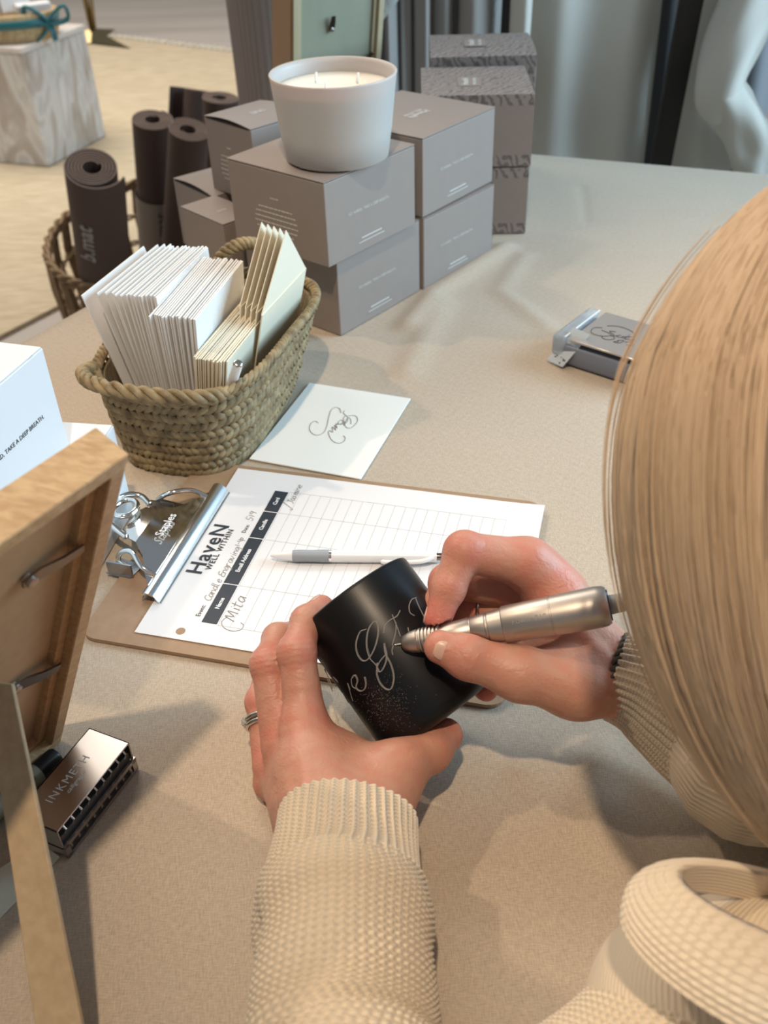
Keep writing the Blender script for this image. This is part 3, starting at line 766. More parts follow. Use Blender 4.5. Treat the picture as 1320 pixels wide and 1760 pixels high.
for i in range(nrow + 1):
    x = .0585 + (.269 - .0585) * i / nrow; box(bm, (x, (cols[0] + cols[-1]) / 2, ZS + .00010), (.00032, cols[-1] - cols[0], .00010), mp_)
for c_ in cols: box(bm, (.164, c_, ZS + .00010), (.211, .00034, .00010), mp_)
obj('ruled_grid', bm, 'line_grey', sh)
# handwriting as pen strokes: letters drawn on a small unit cell (x right, y up)
GL = {
 'C': [[(.8, .9), (.4, 1.0), (.05, .5), (.35, 0), (.85, .15)]], 'a': [[(.6, .55), (.2, .6), (.05, .2), (.3, 0), (.6, .4), (.6, .6), (.65, 0)]],
 'n': [[(.05, .6), (.1, 0)], [(.1, .4), (.4, .6), (.55, .4), (.6, 0)]], 'd': [[(.6, .5), (.2, .6), (.05, .2), (.3, 0), (.6, .3)], [(.62, 1.1), (.62, 0)]],
 'l': [[(.2, 1.1), (.15, .1), (.35, 0)]], 'e': [[(.05, .3), (.55, .4), (.35, .62), (.05, .35), (.2, 0), (.6, .1)]],
 'E': [[(.8, 1), (.3, .95), (.2, .6), (.6, .55), (.15, .45), (.1, .05), (.8, .05)]], 'g': [[(.6, .55), (.2, .6), (.05, .25), (.3, .05), (.6, .5), (.55, -.4), (.1, -.4)]],
 'r': [[(.05, .6), (.1, 0)], [(.1, .4), (.3, .6), (.5, .55)]], 'v': [[(0, .6), (.25, 0), (.55, .6)]], '1': [[(.2, .9), (.25, 0)]],
 '4': [[(.1, .9), (.05, .4), (.6, .4)], [(.5, .8), (.5, 0)]], 'p': [[(.1, .6), (.05, -.4)], [(.1, .5), (.5, .55), (.4, .1), (.1, .1)]], '-': [[(.1, .4), (.5, .42)]],
 'M': [[(0, 0), (.25, 1), (.5, .2), (.85, 1), (.95, 0)]], 'i': [[(.2, .6), (.22, 0)], [(.24, .85), (.26, .88)]], 't': [[(.25, 1.0), (.2, .05), (.45, 0)], [(0, .65), (.55, .7)]],
 'J': [[(.5, 1), (.45, .1), (.1, 0)], [(.2, 1), (.8, 1)]], 'm': [[(.05, .6), (.08, 0)], [(.08, .4), (.3, .6), (.4, 0)], [(.4, .4), (.62, .6), (.7, 0)]], 's': [[(.5, .55), (.15, .55), (.45, .2), (.05, 0)]],
 '5': [[(.7, 1), (.2, 1), (.15, .55), (.6, .5), (.5, 0), (.05, .05)]], '9': [[(.6, .8), (.2, .95), (.1, .6), (.55, .6), (.6, .9), (.55, 0)]], '/': [[(.0, .1), (.15, -.1), (.7, 1.1)]]}
def write(t_, down, right, size, adv=.75, slant=.25, r=.00027, m='ink_grey'):
    ls = []; x = 0
    for ch in t_:
        for st in GL.get(ch, []): ls.append([(right + (x + px_ + slant * py_) * size, down - py_ * size) for px_, py_ in st])
        x += (adv if ch not in ' 1i' else adv * .62)
    strokes([[(b, a) for a, b in l] for l in ls], mp_ @ Matrix.Translation((0, 0, ZS + .00015)), r, m, sh, sub=4)
write('Candle Engraving', .0430, .0430, .0060, .72); write('1-4p', .0415, .1095, .0048, .7)
write('519', .0400, .1440, .0062, .8); write('M', .0690, .0262, .0090, .85, r=.00036); write('ita', .0690, .0368, .0090, .68, r=.00036); write('/', .0675, .1660, .010); write('Jasmine', .0665, .1740, .0060, .72)
strokes([[(.062, .030), (.060, .024), (.064, .0185), (.071, .0165), (.077, .019), (.0775, .024), (.0745, .026)]], mp_ @ Matrix.Translation((0, 0, ZS + .00015)), .00028, 'ink_grey', sh)

# ballpoint pen on the sheet
pz = ZS + .0056; pa0 = on(465, 955, pz); pa1 = on(770, 957, pz); pd = (pa1 - pa0).normalized(); PLn = (pa1 - pa0).length
side = Vector((pd.y, -pd.x, 0))
pen = thing('ballpoint_pen', 'white click pen with grey grip lying on the sign-up sheet', 'pen', pa0 - Vector((0, 0, .0050)))
P_ = lambda s_, off=0, dz=0: pa0 + pd * s_ + side * off + Vector((0, 0, dz))
bm = BM(); tube(bm, [P_(0), P_(.002), P_(.008), P_(.018)], [.0008, .0016, .0030, .0045], 20); obj('tip', bm, 'plastic_white', pen, 'auto')
bm = BM(); tube(bm, [P_(.018), P_(.022), P_(.034), P_(.042), P_(.0475)], [.0046, .0050, .0048, .0052, .0052], 20); obj('grip', bm, 'grip_grey', pen, 'auto')
bm = BM(); tube(bm, [P_(.0475), P_(.0495)], [.0051, .0051], 20); obj('chrome_band', bm, 'chrome', pen, 'auto')
bm = BM(); tube(bm, [P_(.0495), P_(.09), P_(PLn - .009)], [.0051, .0050, .0045], 20); obj('barrel', bm, 'plastic_white', pen, 'auto')
bm = BM(); tube(bm, [P_(PLn - .009), P_(PLn - .001), P_(PLn)], [.0030, .0030, .0024], 16); obj('click_button', bm, 'bronze_metal', pen, 'auto')
bm = BM(); tube(bm, smooth_curve([P_(PLn - .012, .0030, .002), P_(PLn - .020, .0068, .001), P_(PLn - .035, .0072, .0), P_(PLn - .050, .0070, .0), P_(PLn - .052, .0060, .0)], 5), .0018, 10); obj('clip', bm, 'plastic_white', pen, 'auto')

# ------------------------------------------------------------------ near frame
FE = Vector((math.sin(math.radians(33)), math.cos(math.radians(33)), 0))
def picture_frame(label, B, E_, Un, N_, wd, ht, th, rail, woods, back, clips, stile_label=None, depth=.008, step=True):
    """B right bottom back corner; picture extends along -E_; Un up the frame; N_ towards the viewer of its back"""
    R = thing('picture_frame', label, 'picture frame', B)
    mt = basis(B - N_ * th, -E_, None, N_)      # x = -E (width), z = N (back out), y = z cross x
    ys = 1 if (mt.to_3x3() @ Vector((0, 1, 0))).dot(Un) > 0 else -1
    bx_ = lambda bm, x, y, z, sx, sy, sz, bev=.0006: box(bm, (x, ys * y, z), (sx, sy, sz), mt, bev, 1)
    for nm, m_, (x, y, sx, sy) in (('rail', woods[0], (wd / 2, ht - rail / 2, wd, rail)), ('rail', woods[0], (wd / 2, rail / 2, wd, rail)), ('stile', woods[1], (rail / 2, ht / 2, rail, ht - 2 * rail)), ('stile', woods[1], (wd - rail / 2, ht / 2, rail, ht - 2 * rail))):
        bm = BM(); bx_(bm, x, y, th / 2, sx, sy, th); obj(nm, bm, m_, R)
    if step:
        st = .006
        bm = BM()
        for (x, y, sx, sy) in ((wd / 2, ht - rail - st / 2, wd - 2 * rail, st), (wd / 2, rail + st / 2, wd - 2 * rail, st), (rail + st / 2, ht / 2, st, ht - 2 * rail - 2 * st), (wd - rail - st / 2, ht / 2, st, ht - 2 * rail - 2 * st)):
            bx_(bm, x, y, (th - depth * .55) / 2 , sx, sy, th - depth * .55, .0003)
        obj('inner_moulding', bm, woods[1], R)
    bm = BM(); bx_(bm, wd / 2, ht / 2, (th - depth) / 2, wd - 2 * rail - .002, ht - 2 * rail - .002, th - depth, .0002); obj('backing_board', bm, back, R)
    for (x0_, y0_, x1_, y1_) in clips:
        bm = BM(); zt = th - depth + .0035
        a = Vector((x0_, ys * y0_, zt + .0045)); c = Vector((x1_, ys * y1_, zt)); v = c - a
        pts = [a, a + v * .35 + Vector((0, 0, .0005)), a + v * .7 + Vector((0, 0, -.0005)), c]
        w4 = [.0032, .0040, .0048, .0026]
        fr_ = (c - a).normalized(); sd = Vector((0, 0, 1)).cross(fr_)
        up_ = [(mt @ (p + sd * q)) for p, q in zip(pts, w4)] + [(mt @ (p - sd * q)) for p, q in list(zip(pts, w4))[::-1]]
        va = [bm.verts.new(p) for p in up_]; vb = [bm.verts.new(p - N_ * .0013) for p in up_]
        bm.faces.new(va); bm.faces.new(vb[::-1])
        for k in range(8): bm.faces.new((va[k], vb[k], vb[(k + 1) % 8], va[(k + 1) % 8]))
        ck = obj('turn_clip', bm, 'bronze_metal', R, 'auto')
        bm = BM(); lathe(bm, [(.001, -.004), (.0030, -.003), (.0030, .0016), (.0018, .0022), (.0004, .0022)], 16, mt @ Matrix.Translation(c - v * .12)); obj('screw', bm, 'steel', ck, 'auto')
    return R
Bn = Vector((-.2205, .4181, 0)); Un = Vector((.3646, -.2368, .9005)).normalized(); Nn = Vector((.7553, -.4905, -.4348)).normalized()
fth = .0195
near_frame = picture_frame('large oak picture frame seen from behind, leaning at the left edge', Bn + Vector((0, 0, .0005)), FE, Un, Nn, .255, .3065, fth, .0095, ('oak_rail', 'oak_stile'), mat('fibreboard_back', (.40, .245, .13), .6, noise=(140, .3, 8), col2=(.46, .29, .16)), ((.0135, .243, .046, .240), (.0135, .121, .046, .132)), depth=.011)
# easel strut
st_top = on(20, 1176, .148); st_topl = on(-28, 1170, .148)
ft_r = on(180, 1955, .0005); ft_l = on(88, 1955, .0005)
bm = BM(); nrm_s = (st_top - ft_r).cross(st_topl - st_top).normalized()
if nrm_s.dot(CAM - st_top) < 0: nrm_s = -nrm_s
q4 = [st_topl, st_top, ft_r, ft_l]
va = [bm.verts.new(p) for p in q4]; vb = [bm.verts.new(p - nrm_s * .0032) for p in q4]
bm.faces.new(va); bm.faces.new(vb[::-1])
for k in range(4): bm.faces.new((va[k], vb[k], vb[(k + 1) % 4], va[(k + 1) % 4]))
bmesh.ops.bevel(bm, geom=bm.edges[:], offset=.0004, segments=1, affect='EDGES')
obj('easel_strut', bm, 'mdf', near_frame)

# ------------------------------------------------------------------ ink metal case, marker, pale card
a_, b_ = on(115, 1475), on(235, 1320); iu = (b_ - a_).normalized(); iv = Vector((-iu.y, iu.x, 0))
ic = thing('metal_case', 'brushed metal case with slotted side lying beside the oak frame', 'case', a_)
mi = basis(a_ + Vector((0, 0, .0003)), iu, iv); IL, IW, IH = (b_ - a_).length, .031, .0255
bm = BM()
box(bm, (IL / 2, IW / 2, IH - .0006), (IL, IW, .0012), mi, .0003, 1); box(bm, (IL / 2, IW - .0006, IH / 2), (IL, .0012, IH), mi, .0003, 1)
box(bm, (.0006, IW / 2, IH * .68), (.0012, IW, IH * .64), mi, .0003, 1); box(bm, (IL - .0006, IW / 2, IH * .68), (.0012, IW, IH * .64), mi, .0003, 1)
obj('sleeve_cover', bm, 'steel_case', ic)
bm = BM()
box(bm, (IL / 2, IW / 2 - .001, .0008), (IL - .001, IW, .0016), mi, .0003, 1)
box(bm, (IL / 2, -.0008, .0012), (IL, .0016, .0024), mi); box(bm, (IL / 2, -.0008, .0098), (IL, .0016, .0030), mi)
box(bm, (.002, -.0008, .0058), (.004, .0016, .0116), mi); box(bm, (IL - .002, -.0008, .0058), (.004, .0016, .0116), mi)
box(bm, (.0006, IW / 2, .0045), (.0012, IW, .0065), mi)
obj('drawer', bm, 'steel_case', ic)
bm = BM(); box(bm, (IL / 2, IW / 2, .009), (IL - .004, IW - .003, .016), mi); obj('dark_insert', bm, mat('insert_grey', (.05, .052, .056), .4), ic)
for k in range(9):
    bm = BM(); x = .006 + k * (IL - .012) / 8
    tube(bm, [mi @ Vector((x, .0025, .014)), mi @ Vector((x + .001, .0008, .0195)), mi @ Vector((x + .001, .003, .0215))], .0009, 8); obj('nib', bm, 'silver', ic, 'auto')
    bm = BM(); box(bm, (x, -.0002, .0058), (.0018, .0012, .004), mi, .0003, 1); obj('nib_tray_tab', bm, 'silver', ic)
text('INKMETH', .0076, basis(mi @ Vector((IL * .47, .0180, IH + .0001)), iu, iv), 'print_light', ic, spacing=1.2)
text('calligraphy', .0042, basis(mi @ Vector((IL * .47, .0120, IH + .0001)), iu, iv), 'print_light', ic, shear=.4)
# marker
mz = .0072; m1 = on(98, 1298, mz); m0 = on(38, 1352, mz); md = (m1 - m0).normalized()
mk = thing('marker_pen', 'olive green marker with black cap between the frame and the metal case', 'marker', m0 - Vector((0, 0, .007)))
bm = BM(); tube(bm, [m0 - md * .05, m1 - md * .0155], .0066, 24); obj('barrel', bm, 'marker_green', mk, 'auto')
bm = BM(); tube(bm, [m1 - md * .0155, m1 - md * .012, m1 - md * .002, m1], [.0069, .0069, .0065, .0056], 24); obj('cap', bm, 'black_plastic', mk, 'auto')
bm = BM(); c0 = m1 - md * .026; sdv = Vector((0, 0, 1)).cross(md); vw = (CAM - c0).normalized(); nn = (vw - md * vw.dot(md)).normalized(); tt = md.cross(nn)
pts = [c0 + (nn * math.cos(.55 * math.sin(a)) + tt * math.sin(.55 * math.sin(a))) * .0067 + md * (.0045 * math.cos(a)) for a in np.linspace(0, 2 * PI, 25)[:-1]]
tube(bm, pts, .0006, 6, closed=True)
tube(bm, [c0 + nn * .0068 - md * .002 + tt * .001, c0 + nn * .0068 + md * .002 - tt * .001], .0007, 6); obj('round_emblem', bm, 'ink', mk)
# ------------------------------------------------------------------ acrylic pen case on the right
A0 = on(945, 622); B0 = on(1063, 660); tu = (B0 - A0).normalized(); tv = Vector((-tu.y, tu.x, 0)); TL, TW, TH = .115, .080, .033
tcse = thing('nib_box', 'small clear and mirrored lidded box with black calligraphic logo, half hidden by the hair', 'box', A0)
mt_ = basis(A0 + Vector((0, 0, .0004)), tu, tv)
bm = BM(); box(bm, (TL / 2 + .001, TW / 2, TH * .36), (TL - .004, TW - .004, TH * .70), mt_, .004, 3); obj('tray', bm, 'blue_grey', tcse, 'auto')
bm = BM(); box(bm, (TL / 2 + .010, TW / 2, TH - .0025), (TL - .020, TW - .001, .003), mt_, .001, 1); obj('mirrored_lid', bm, 'mirror_dark', tcse, 'auto')
bm = BM(); box(bm, (.007, TW / 2, TH * .62), (.015, TW + .001, TH * .76), mt_, .005, 4); obj('clear_end', bm, 'clear', tcse, 'auto')
bm = BM(); box(bm, (.014, TW / 2, TH - .0006), (.0012, TW * .95, .0012), mt_); obj('lid_edge', bm, 'plastic_white', tcse)
lm = basis(mt_ @ Vector((TL * .50, TW * .46, TH - .0008)), tu, tv)
strokes([[(-.022, .006), (-.029, .001), (-.027, -.009), (-.020, -.012), (-.012, -.010)], [(-.020, .013), (-.008, .019), (.008, .016), (.014, .007), (.008, .002)], [(-.020, .001), (-.010, -.001), (.0, -.008), (-.006, -.015), (-.013, -.012), (-.008, -.007)],
         [(-.006, .006), (-.012, .003), (-.003, -.002), (-.008, -.006)], [(.002, .002), (-.002, -.002), (.003, -.003)], [(.005, .002), (.004, -.003), (.008, .003), (.007, -.003)], [(.009, .008), (.009, -.003), (.013, .0), (.010, -.003)], [(.014, -.001), (.018, .002), (.014, -.003), (.019, -.003)],
         [(.004, -.010), (.010, -.007), (.008, -.014), (.002, -.015), (.006, -.011)], [(.012, -.009), (.018, -.006), (.022, -.011), (.016, -.014)]], lm, .00045, 'ink', tcse, 'ornate_logo')
tag_ = BM(); c0 = mt_ @ Vector((.030, -.0015, .0)); 
q = [on(940, 618, .0035), on(967, 630, .0035), on(1014, 575, .0385), on(985, 562, .0385)]
va = [tag_.verts.new(p) for p in q]; vb = [tag_.verts.new(p + Vector((0, 0, -.001))) for p in q]
tag_.faces.new(va); tag_.faces.new(vb[::-1])
for k in range(4): tag_.faces.new((va[k], vb[k], vb[(k + 1) % 4], va[(k + 1) % 4]))
tg = thing('sample_strip', 'translucent strip leaning over the front of the small mirrored box', 'strip', q[0]); obj('strip', tag_, mat('strip_clear', (.66, .74, .80), .25, trans=.35), tg)
bm = BM()
for k in range(8):
    p = q[0].lerp(q[1], random.uniform(.1, .9)).lerp(q[2], random.uniform(.04, .2)) + Vector((0, 0, .0003)); bmesh.ops.create_icosphere(bm, subdivisions=1, radius=random.uniform(.0006, .0012), matrix=Matrix.Translation(p))
obj('dark_beads', bm, 'ink', tg)
# card object under frame
bm = BM(); q = [on(103, 1474), on(70, 1448), on(-100, 1560), on(-60, 1640)]
prism(bm, [(p.x, p.y) for p in q], .0001, .0009); tag(obj('note_card', bm, 'paper_pale'), 'pale green card lying under the easel strut of the oak frame', 'card')

# ------------------------------------------------------------------ white boxes
def white_box(label, top_px, z1, deg, line=None):
    ang = math.radians(deg); ux = Vector((math.cos(ang), math.sin(ang), 0)); uy = Vector((-ux.y, ux.x, 0)); tp = on(top_px[0], top_px[1], z1)
    c = tp - ux * .147
    return plain_box(label, (c.x, c.y), ux, uy, .147, .145, .0885, z1 - .0893, line)
white_box('upper white candle box with a printed line, at the left edge behind the oak frame', (73, 596), .1795, 73, (.020, .042))
white_box('lower white candle box, under the printed one and left of the seagrass basket', (195, 730), .0896, 80)
#PART2
#PART2
# ------------------------------------------------------------------ background: mats, floor basket, plinth, stand, garments
def rolled_mat(label, top, bottom, R_, name='rolled_yoga_mat', flap=0.0, phase=0.0, lettering=None, band=False):
    T = Vector(top); B_ = Vector(bottom); ax = (T - B_).normalized(); R = thing(name, label, 'yoga mat', B_, 'rolled brown yoga mats in the rattan basket')
    H = (T - B_).length; x = Vector((1, 0, 0)) - ax * ax.x; mt = basis(B_, x, None, ax)
    r0 = .021; pitch = .0070; turns = (R_ - r0) / pitch; n = int(turns * 30); bm = BM()
    sec = []
    for i in range(n + 1):
        a = phase - 2 * PI * (turns - turns * i / n); r = r0 + (R_ - r0) * i / n
        if flap and i > n - 12: r += flap * ((i - (n - 12)) / 12) ** 1.6
        sec.append((a, r))
    rings = []
    for a, r in sec:
        c, s_ = math.cos(a), math.sin(a)
        rings.append([bm.verts.new(mt @ Vector((q * c, q * s_, z))) for q, z in ((r - .0046, 0), (r, 0), (r, H - .0008), (r - .0008, H), (r - .0040, H), (r - .0046, H - .0008))])
    for a, b in zip(rings, rings[1:]):
        for k in range(6): bm.faces.new((a[k], a[(k + 1) % 6], b[(k + 1) % 6], b[k]))
    bm.faces.new(rings[0][::-1]); bm.faces.new(rings[-1])
    o = obj('mat_sheet', bm, 'mat_rubber', R, 'auto')
    bm = BM()
    # cut end of the sheet, a lighter brown spiral
    for (a0, r0_), (a1, r1_) in zip(sec, sec[1:]):
        vs = [bm.verts.new(mt @ Vector((q * math.cos(a), q * math.sin(a), H + .0004))) for a, q in ((a0, r0_ - .0040), (a0, r0_ - .0008), (a1, r1_ - .0008), (a1, r1_ - .0040))]; bm.faces.new(vs)
    obj('cut_edge', bm, 'mat_edge', R)
    if lettering:
        az, zc, size = lettering
        me_t = text('b.mat', size, Matrix.Identity(4), 'print_light', None, shear=.15, bold=.0012); r = R_ + .0032
        for v in me_t.data.vertices:
            px_, py_, pz_ = v.co; a = az - py_ / r
            v.co = mt @ Vector((r * math.cos(a), r * math.sin(a), zc + px_))
        me_t.data.transform(Matrix.Translation(-B_)); me_t.parent = R
    if band:
        bm = BM(); lathe(bm, [(R_ + .0012, .05), (R_ + .0018, .05), (R_ + .0018, band), (R_ + .0012, band)], 40, mt, cap=False); obj('paper_band', bm, mat('kraft_band', (.33, .27, .22), .8), R, 'auto')
        text('b.mat', .05, basis(mt @ Vector((.02, -R_ - .002, band - .08)), ax, -x), 'ink', R)
    return R
T_ = W(157, 287, 2.12); rolled_mat('rolled brown yoga mat with white lettering, foremost in the rattan floor basket', T_, (-.745, 2.42, -.735), .0620, flap=.014, phase=-.25, lettering=(-1.85, .455, .052))
T_ = W(261, 205, 2.50); rolled_mat('rolled brown yoga mat with a paper band, standing left of the leaning one', T_, (-.650, 2.73, -.735), .0560, phase=1.2, band=.34)
T_ = W(324, 223, 2.40); rolled_mat('rolled brown yoga mat leaning left, right beside the paper-banded one', T_, (-.595, 2.62, -.735), .0545, phase=2.4)
T_ = W(378, 168, 2.66); rolled_mat('rolled brown yoga mat behind the leaning one, partly hidden by the taupe boxes', T_, (-.480, 2.84, -.735), .0550, phase=2.8)
T_ = W(345, 156, 2.84); rolled_mat('loosely rolled brown yoga mat, rearmost of the mats, with a raised outer edge', T_, (-.590, 2.90, -.735), .0550, phase=3.4, flap=.035)
# rattan floor basket
fb_ = thing('rattan_basket', 'open-weave rattan basket on the floor holding the rolled yoga mats', 'basket', (-.64, 2.62, FZ))
def fb(a, z, o=0):
    k = 1 + .10 * (z - FZ) / .36; return Vector((-.640 + (.235 + o) * k * math.cos(a), 2.62 + (.37 + o) * k * math.sin(a), z))
zr = FZ + .255
for nm, zs, r_ in (('rim', (zr, zr + .012), .008), ('hoop', (FZ + .02, FZ + .09, FZ + .17), .005)):
    for z in zs:
        bm = BM()
        for st in (0, 1): tube(bm, [fb(2 * PI * i / 160, z + .005 * math.sin(40 * PI * i / 160 + st * PI), .006 * math.cos(40 * PI * i / 160 + st * PI)) for i in range(160)], r_ * .8, 7, closed=True)
        obj(nm, bm, 'rattan', fb_, True)
for i in range(26):
    a = 2 * PI * i / 26; bm = BM()
    for o in (-.012, 0, .012): tube(bm, [fb(a + o / .3, FZ + .005, .004), fb(a + .03 + o / .3, FZ + .18, .010), fb(a + o / .3, zr, .004)], .0062, 6)
    obj('stake', bm, 'rattan', fb_, True)
# marble plinth
c1, c2, c3 = on(85, 290, FZ), on(183, 236, FZ), on(0, 283, FZ)
uu = (c2 - c1).normalized(); vv = Vector((-uu.y, uu.x, 0)); LW = (c2 - c1).length
tops = (42, 97)
best = None
for zi in range(400):
    z = FZ + .2 + zi * .002; dv = Vector((c1.x, c1.y, z)) - CAM; py = 880 - FPX * dv.dot(UP) / dv.dot(FW)
    if best is None or abs(py - 97) < best[0]: best = (abs(py - 97), z)
pz = best[1]
c1 = c1 + Vector((0, 0, .006))
pl = thing('marble_plinth', 'grey veined marble plinth standing on the rug at the far left', 'plinth', c1)
# it splays slightly: the photo shows the far side vertical
bm = BM(); mt = basis(c1, uu, vv); box(bm, (LW / 2, .30, (pz - FZ) / 2), (LW, .60, pz - FZ), mt, .004, 1); pl2 = obj('block', bm, 'marble', pl)
bm = BM(); box(bm, (LW / 2, .30, pz - FZ + .012), (LW + .004, .604, .022), mt, .003, 1); obj('top_slab', bm, mat('marble_top', (.66, .58, .52), .25, noise=(8, .2, 6), col2=(.78, .73, .69)), pl)
# gift basket with ribbon
gz = pz + .025
gc = on(28, 66, gz); gb = thing('gift_basket', 'small straw basket with a teal ribbon bow standing on the marble plinth', 'basket', gc)
def gp(a, z, o=0):
    k = 1 + .18 * z / .16; return gc + Vector(((.165 + o) * k * math.cos(a), (.13 + o) * k * math.sin(a), z))
bm = BM(); N = 48; R_ = [[bm.verts.new(gp(2 * PI * i / N, z, o)) for i in range(N)] for z, o in ((0, -.02), (.006, 0), (.04, .004), (.07, 0), (.10, 0), (.104, -.008), (.07, -.01), (.02, -.012))]
for a, b in zip(R_, R_[1:]):
    for k in range(N): bm.faces.new((a[k], a[(k + 1) % N], b[(k + 1) % N], b[k]))
bm.faces.new(R_[0][::-1]); bm.faces.new(R_[-1]); obj('straw_body', bm, mat('straw', (.36, .25, .12), .8, noise=(60, .2), col2=(.55, .42, .24), bump=(200, .6, .004)), gb, True)
bm = BM(); R_ = [[bm.verts.new(gp(2 * PI * i / N, z, o)) for i in range(N)] for z, o in ((.055, .002), (.055, .007), (.085, .007), (.085, .002))]
for a, b in zip(R_, R_[1:]):
    for k in range(N): bm.faces.new((a[k], a[(k + 1) % N], b[(k + 1) % N], b[k]))
obj('ribbon', bm, 'teal', gb, True)
bm = BM(); bc = gp(-.55, .072, .016)
for sg in (-1, 1):
    p = [bc, bc + Vector((.03 * sg, -.01, .03)), bc + Vector((.075 * sg, -.015, .055)), bc + Vector((.08 * sg, -.012, .01)), bc + Vector((.03 * sg, -.01, -.005)), bc]
    tube(bm, smooth_curve(p, 5), .014, 8, flat=.5)
    tube(bm, smooth_curve([bc, bc + Vector((.012 * sg, -.01, -.035)), bc + Vector((.035 * sg - .02, -.01, -.066))], 5), .013, 8, flat=.4)
obj('bow', bm, 'teal', gb, True)
def gift(label, off, s, rot, m='paper'):
    c = gc + Vector(off); bm = BM(); box(bm, (0, 0, 0), s, Matrix.Translation(c) @ Matrix.Rotation(rot[0], 4, 'Z') @ Matrix.Rotation(rot[1], 4, 'X'), .004, 2); tag(obj('gift_packet', bm, m), label, 'packet', 'white packets in the ribboned basket')
gift('white upright packet in the ribboned basket on the plinth', (.03, .0, .145), (.11, .04, .11), (.3, -.35), 'white_card')
gift('flat white packet at the right rim of the ribboned basket', (.10, -.02, .112), (.13, .05, .03), (.5, .1), 'white_card')
gift('small white packet at the left edge of the ribboned basket', (-.07, -.03, .112), (.08, .06, .04), (-.4, .2), 'white_card')

# brass stand foot
b0 = on(163, 74, FZ) + Vector((0, 0, .006)); st = thing('brass_stand', 'brass floor stand with a flat pointed foot beyond the plinth', 'stand', b0)
p_top = b0 + Vector((-.04, -.02, 1.2))
bm = BM(); tube(bm, [b0 + Vector((0, 0, .03)), p_top], .016, 10); obj('pole', bm, 'brass', st, True)
bm = BM(); tube(bm, [b0 + Vector((.012, 0, .05)), b0 + Vector((.028, 0, .24)), b0 + Vector((.01, 0, .33))], .012, 8); obj('brace', bm, 'brass', st, True)
tip = on(226, 86, FZ)
for ang_ in (0, 2.1, 4.2):
    dv = tip - b0; dv = Matrix.Rotation(ang_, 3, 'Z') @ dv; sd = Vector((-dv.y, dv.x, 0)).normalized() * .05
    bm = BM(); a = [bm.verts.new(p) for p in (b0 + sd + Vector((0, 0, .008)), b0 - sd + Vector((0, 0, .008)), b0 + dv + Vector((0, 0, .008)), b0 + Vector((0, 0, .075)))]
    for f in ((0, 1, 3), (1, 2, 3), (2, 0, 3), (0, 2, 1)): bm.faces.new([a[i] for i in f])
    obj('foot', bm, 'brass', st)

# fluted taupe column and rear picture frame
col_c = aty(452, 120, 2.05); fc = thing('fluted_pedestal', 'taupe wooden pedestal with fine vertical flutes, behind the small boxes', 'pedestal', (col_c.x + .03, 2.05, FZ))
bm = BM(); N = 144; R_ = []
for z, k in ((FZ + .001, .98), (-.30, 1.0), (-.1, 1.03), (.05, 1.05), (.2, 1.08), (.36, 1.09), (.60, 1.07)):
    R_.append([bm.verts.new((col_c.x + .03 + (.080 + .0014 * math.cos(48 * 2 * PI * i / N)) * k * math.cos(2 * PI * i / N), 2.05 + (.080 + .0014 * math.cos(48 * 2 * PI * i / N)) * k * math.sin(2 * PI * i / N), z)) for i in range(N)])
for a, b in zip(R_, R_[1:]):
    for k in range(N): bm.faces.new((a[k], a[(k + 1) % N], b[(k + 1) % N], b[k]))
bm.faces.new(R_[0][::-1]); bm.faces.new(R_[-1]); obj('fluted_shaft', bm, 'taupe_wood', fc)
rn = Vector((.50, -.84, -.18)).normalized(); re = Vector((.859, .511, 0)).normalized(); ru = rn.cross(re); ru = ru if ru.z > 0 else -ru
rb = Vector((.0050, 1.60, .0008))
picture_frame('small picture frame seen from behind, green-grey backing, standing behind the frosted candle', rb, re, ru, rn,   .150, .290, .060, .009, ('pale_wood', 'pale_wood'), 'green_back', ((.085, .232, .085, .210), (.016, .172, .034, .150)), depth=.008)
# its brown outer side
o_ = bpy.data.objects['picture_frame.001']
bm = BM(); mt = basis(rb - rn * .060, -re, None, rn); ys = 1 if (mt.to_3x3() @ Vector((0, 1, 0))).dot(ru) > 0 else -1
box(bm, (.150 + .0015, ys * .145, .028), (.003, .29, .056), mt); obj('outer_side', bm, 'brown_wood', o_)

# garments on the rack behind the table
GY = 1.93
def hang(name, label, cat, x0, x1, z0, z1, y, m, folds=2, depth=.05, amp=.012, lean=0, group=None, phase=0, bottom_curve=0):
    """a hanging, closed, folded garment: flattened tube with vertical folds"""
    nv, nu = 30, 120; u = np.linspace(0, 2 * PI, nu, endpoint=False); v = np.linspace(0, 1, nv)
    U, V = np.meshgrid(u, v); cx = (x0 + x1) / 2; hw = (x1 - x0) / 2
    wob = 1 + .05 * np.sin(V * 5 + phase)
    X = cx + lean * (V - .5) + hw * wob * np.cos(U); Y = y + depth * np.sin(U) * (.8 + .2 * V) + amp * np.sin(folds * 2 * PI * (X - x0) / (x1 - x0) + phase + 1.2 * V) + .004 * np.sin(31 * X + 9 * V)
    Zz = z0 + (z1 - z0) * V + bottom_curve * (np.cos(U) ** 2) * (1 - V)
    P3 = np.stack([X, Y, Zz], -1)
    me = grid_mesh(name, X, Y, Zz, closed_u=True)
    bm = BM(); bm.from_mesh(me); bmesh.ops.holes_fill(bm, edges=bm.edges); bmesh.ops.recalc_face_normals(bm, faces=bm.faces); bm.to_mesh(me); bm.free()
    return tag(link(name, me, m, None, True), label, cat, group)
def gx(px, py=60, y=GY): return aty(px, py, y).x
G4 = 'grey-taupe trousers hanging in the row behind the boxes'
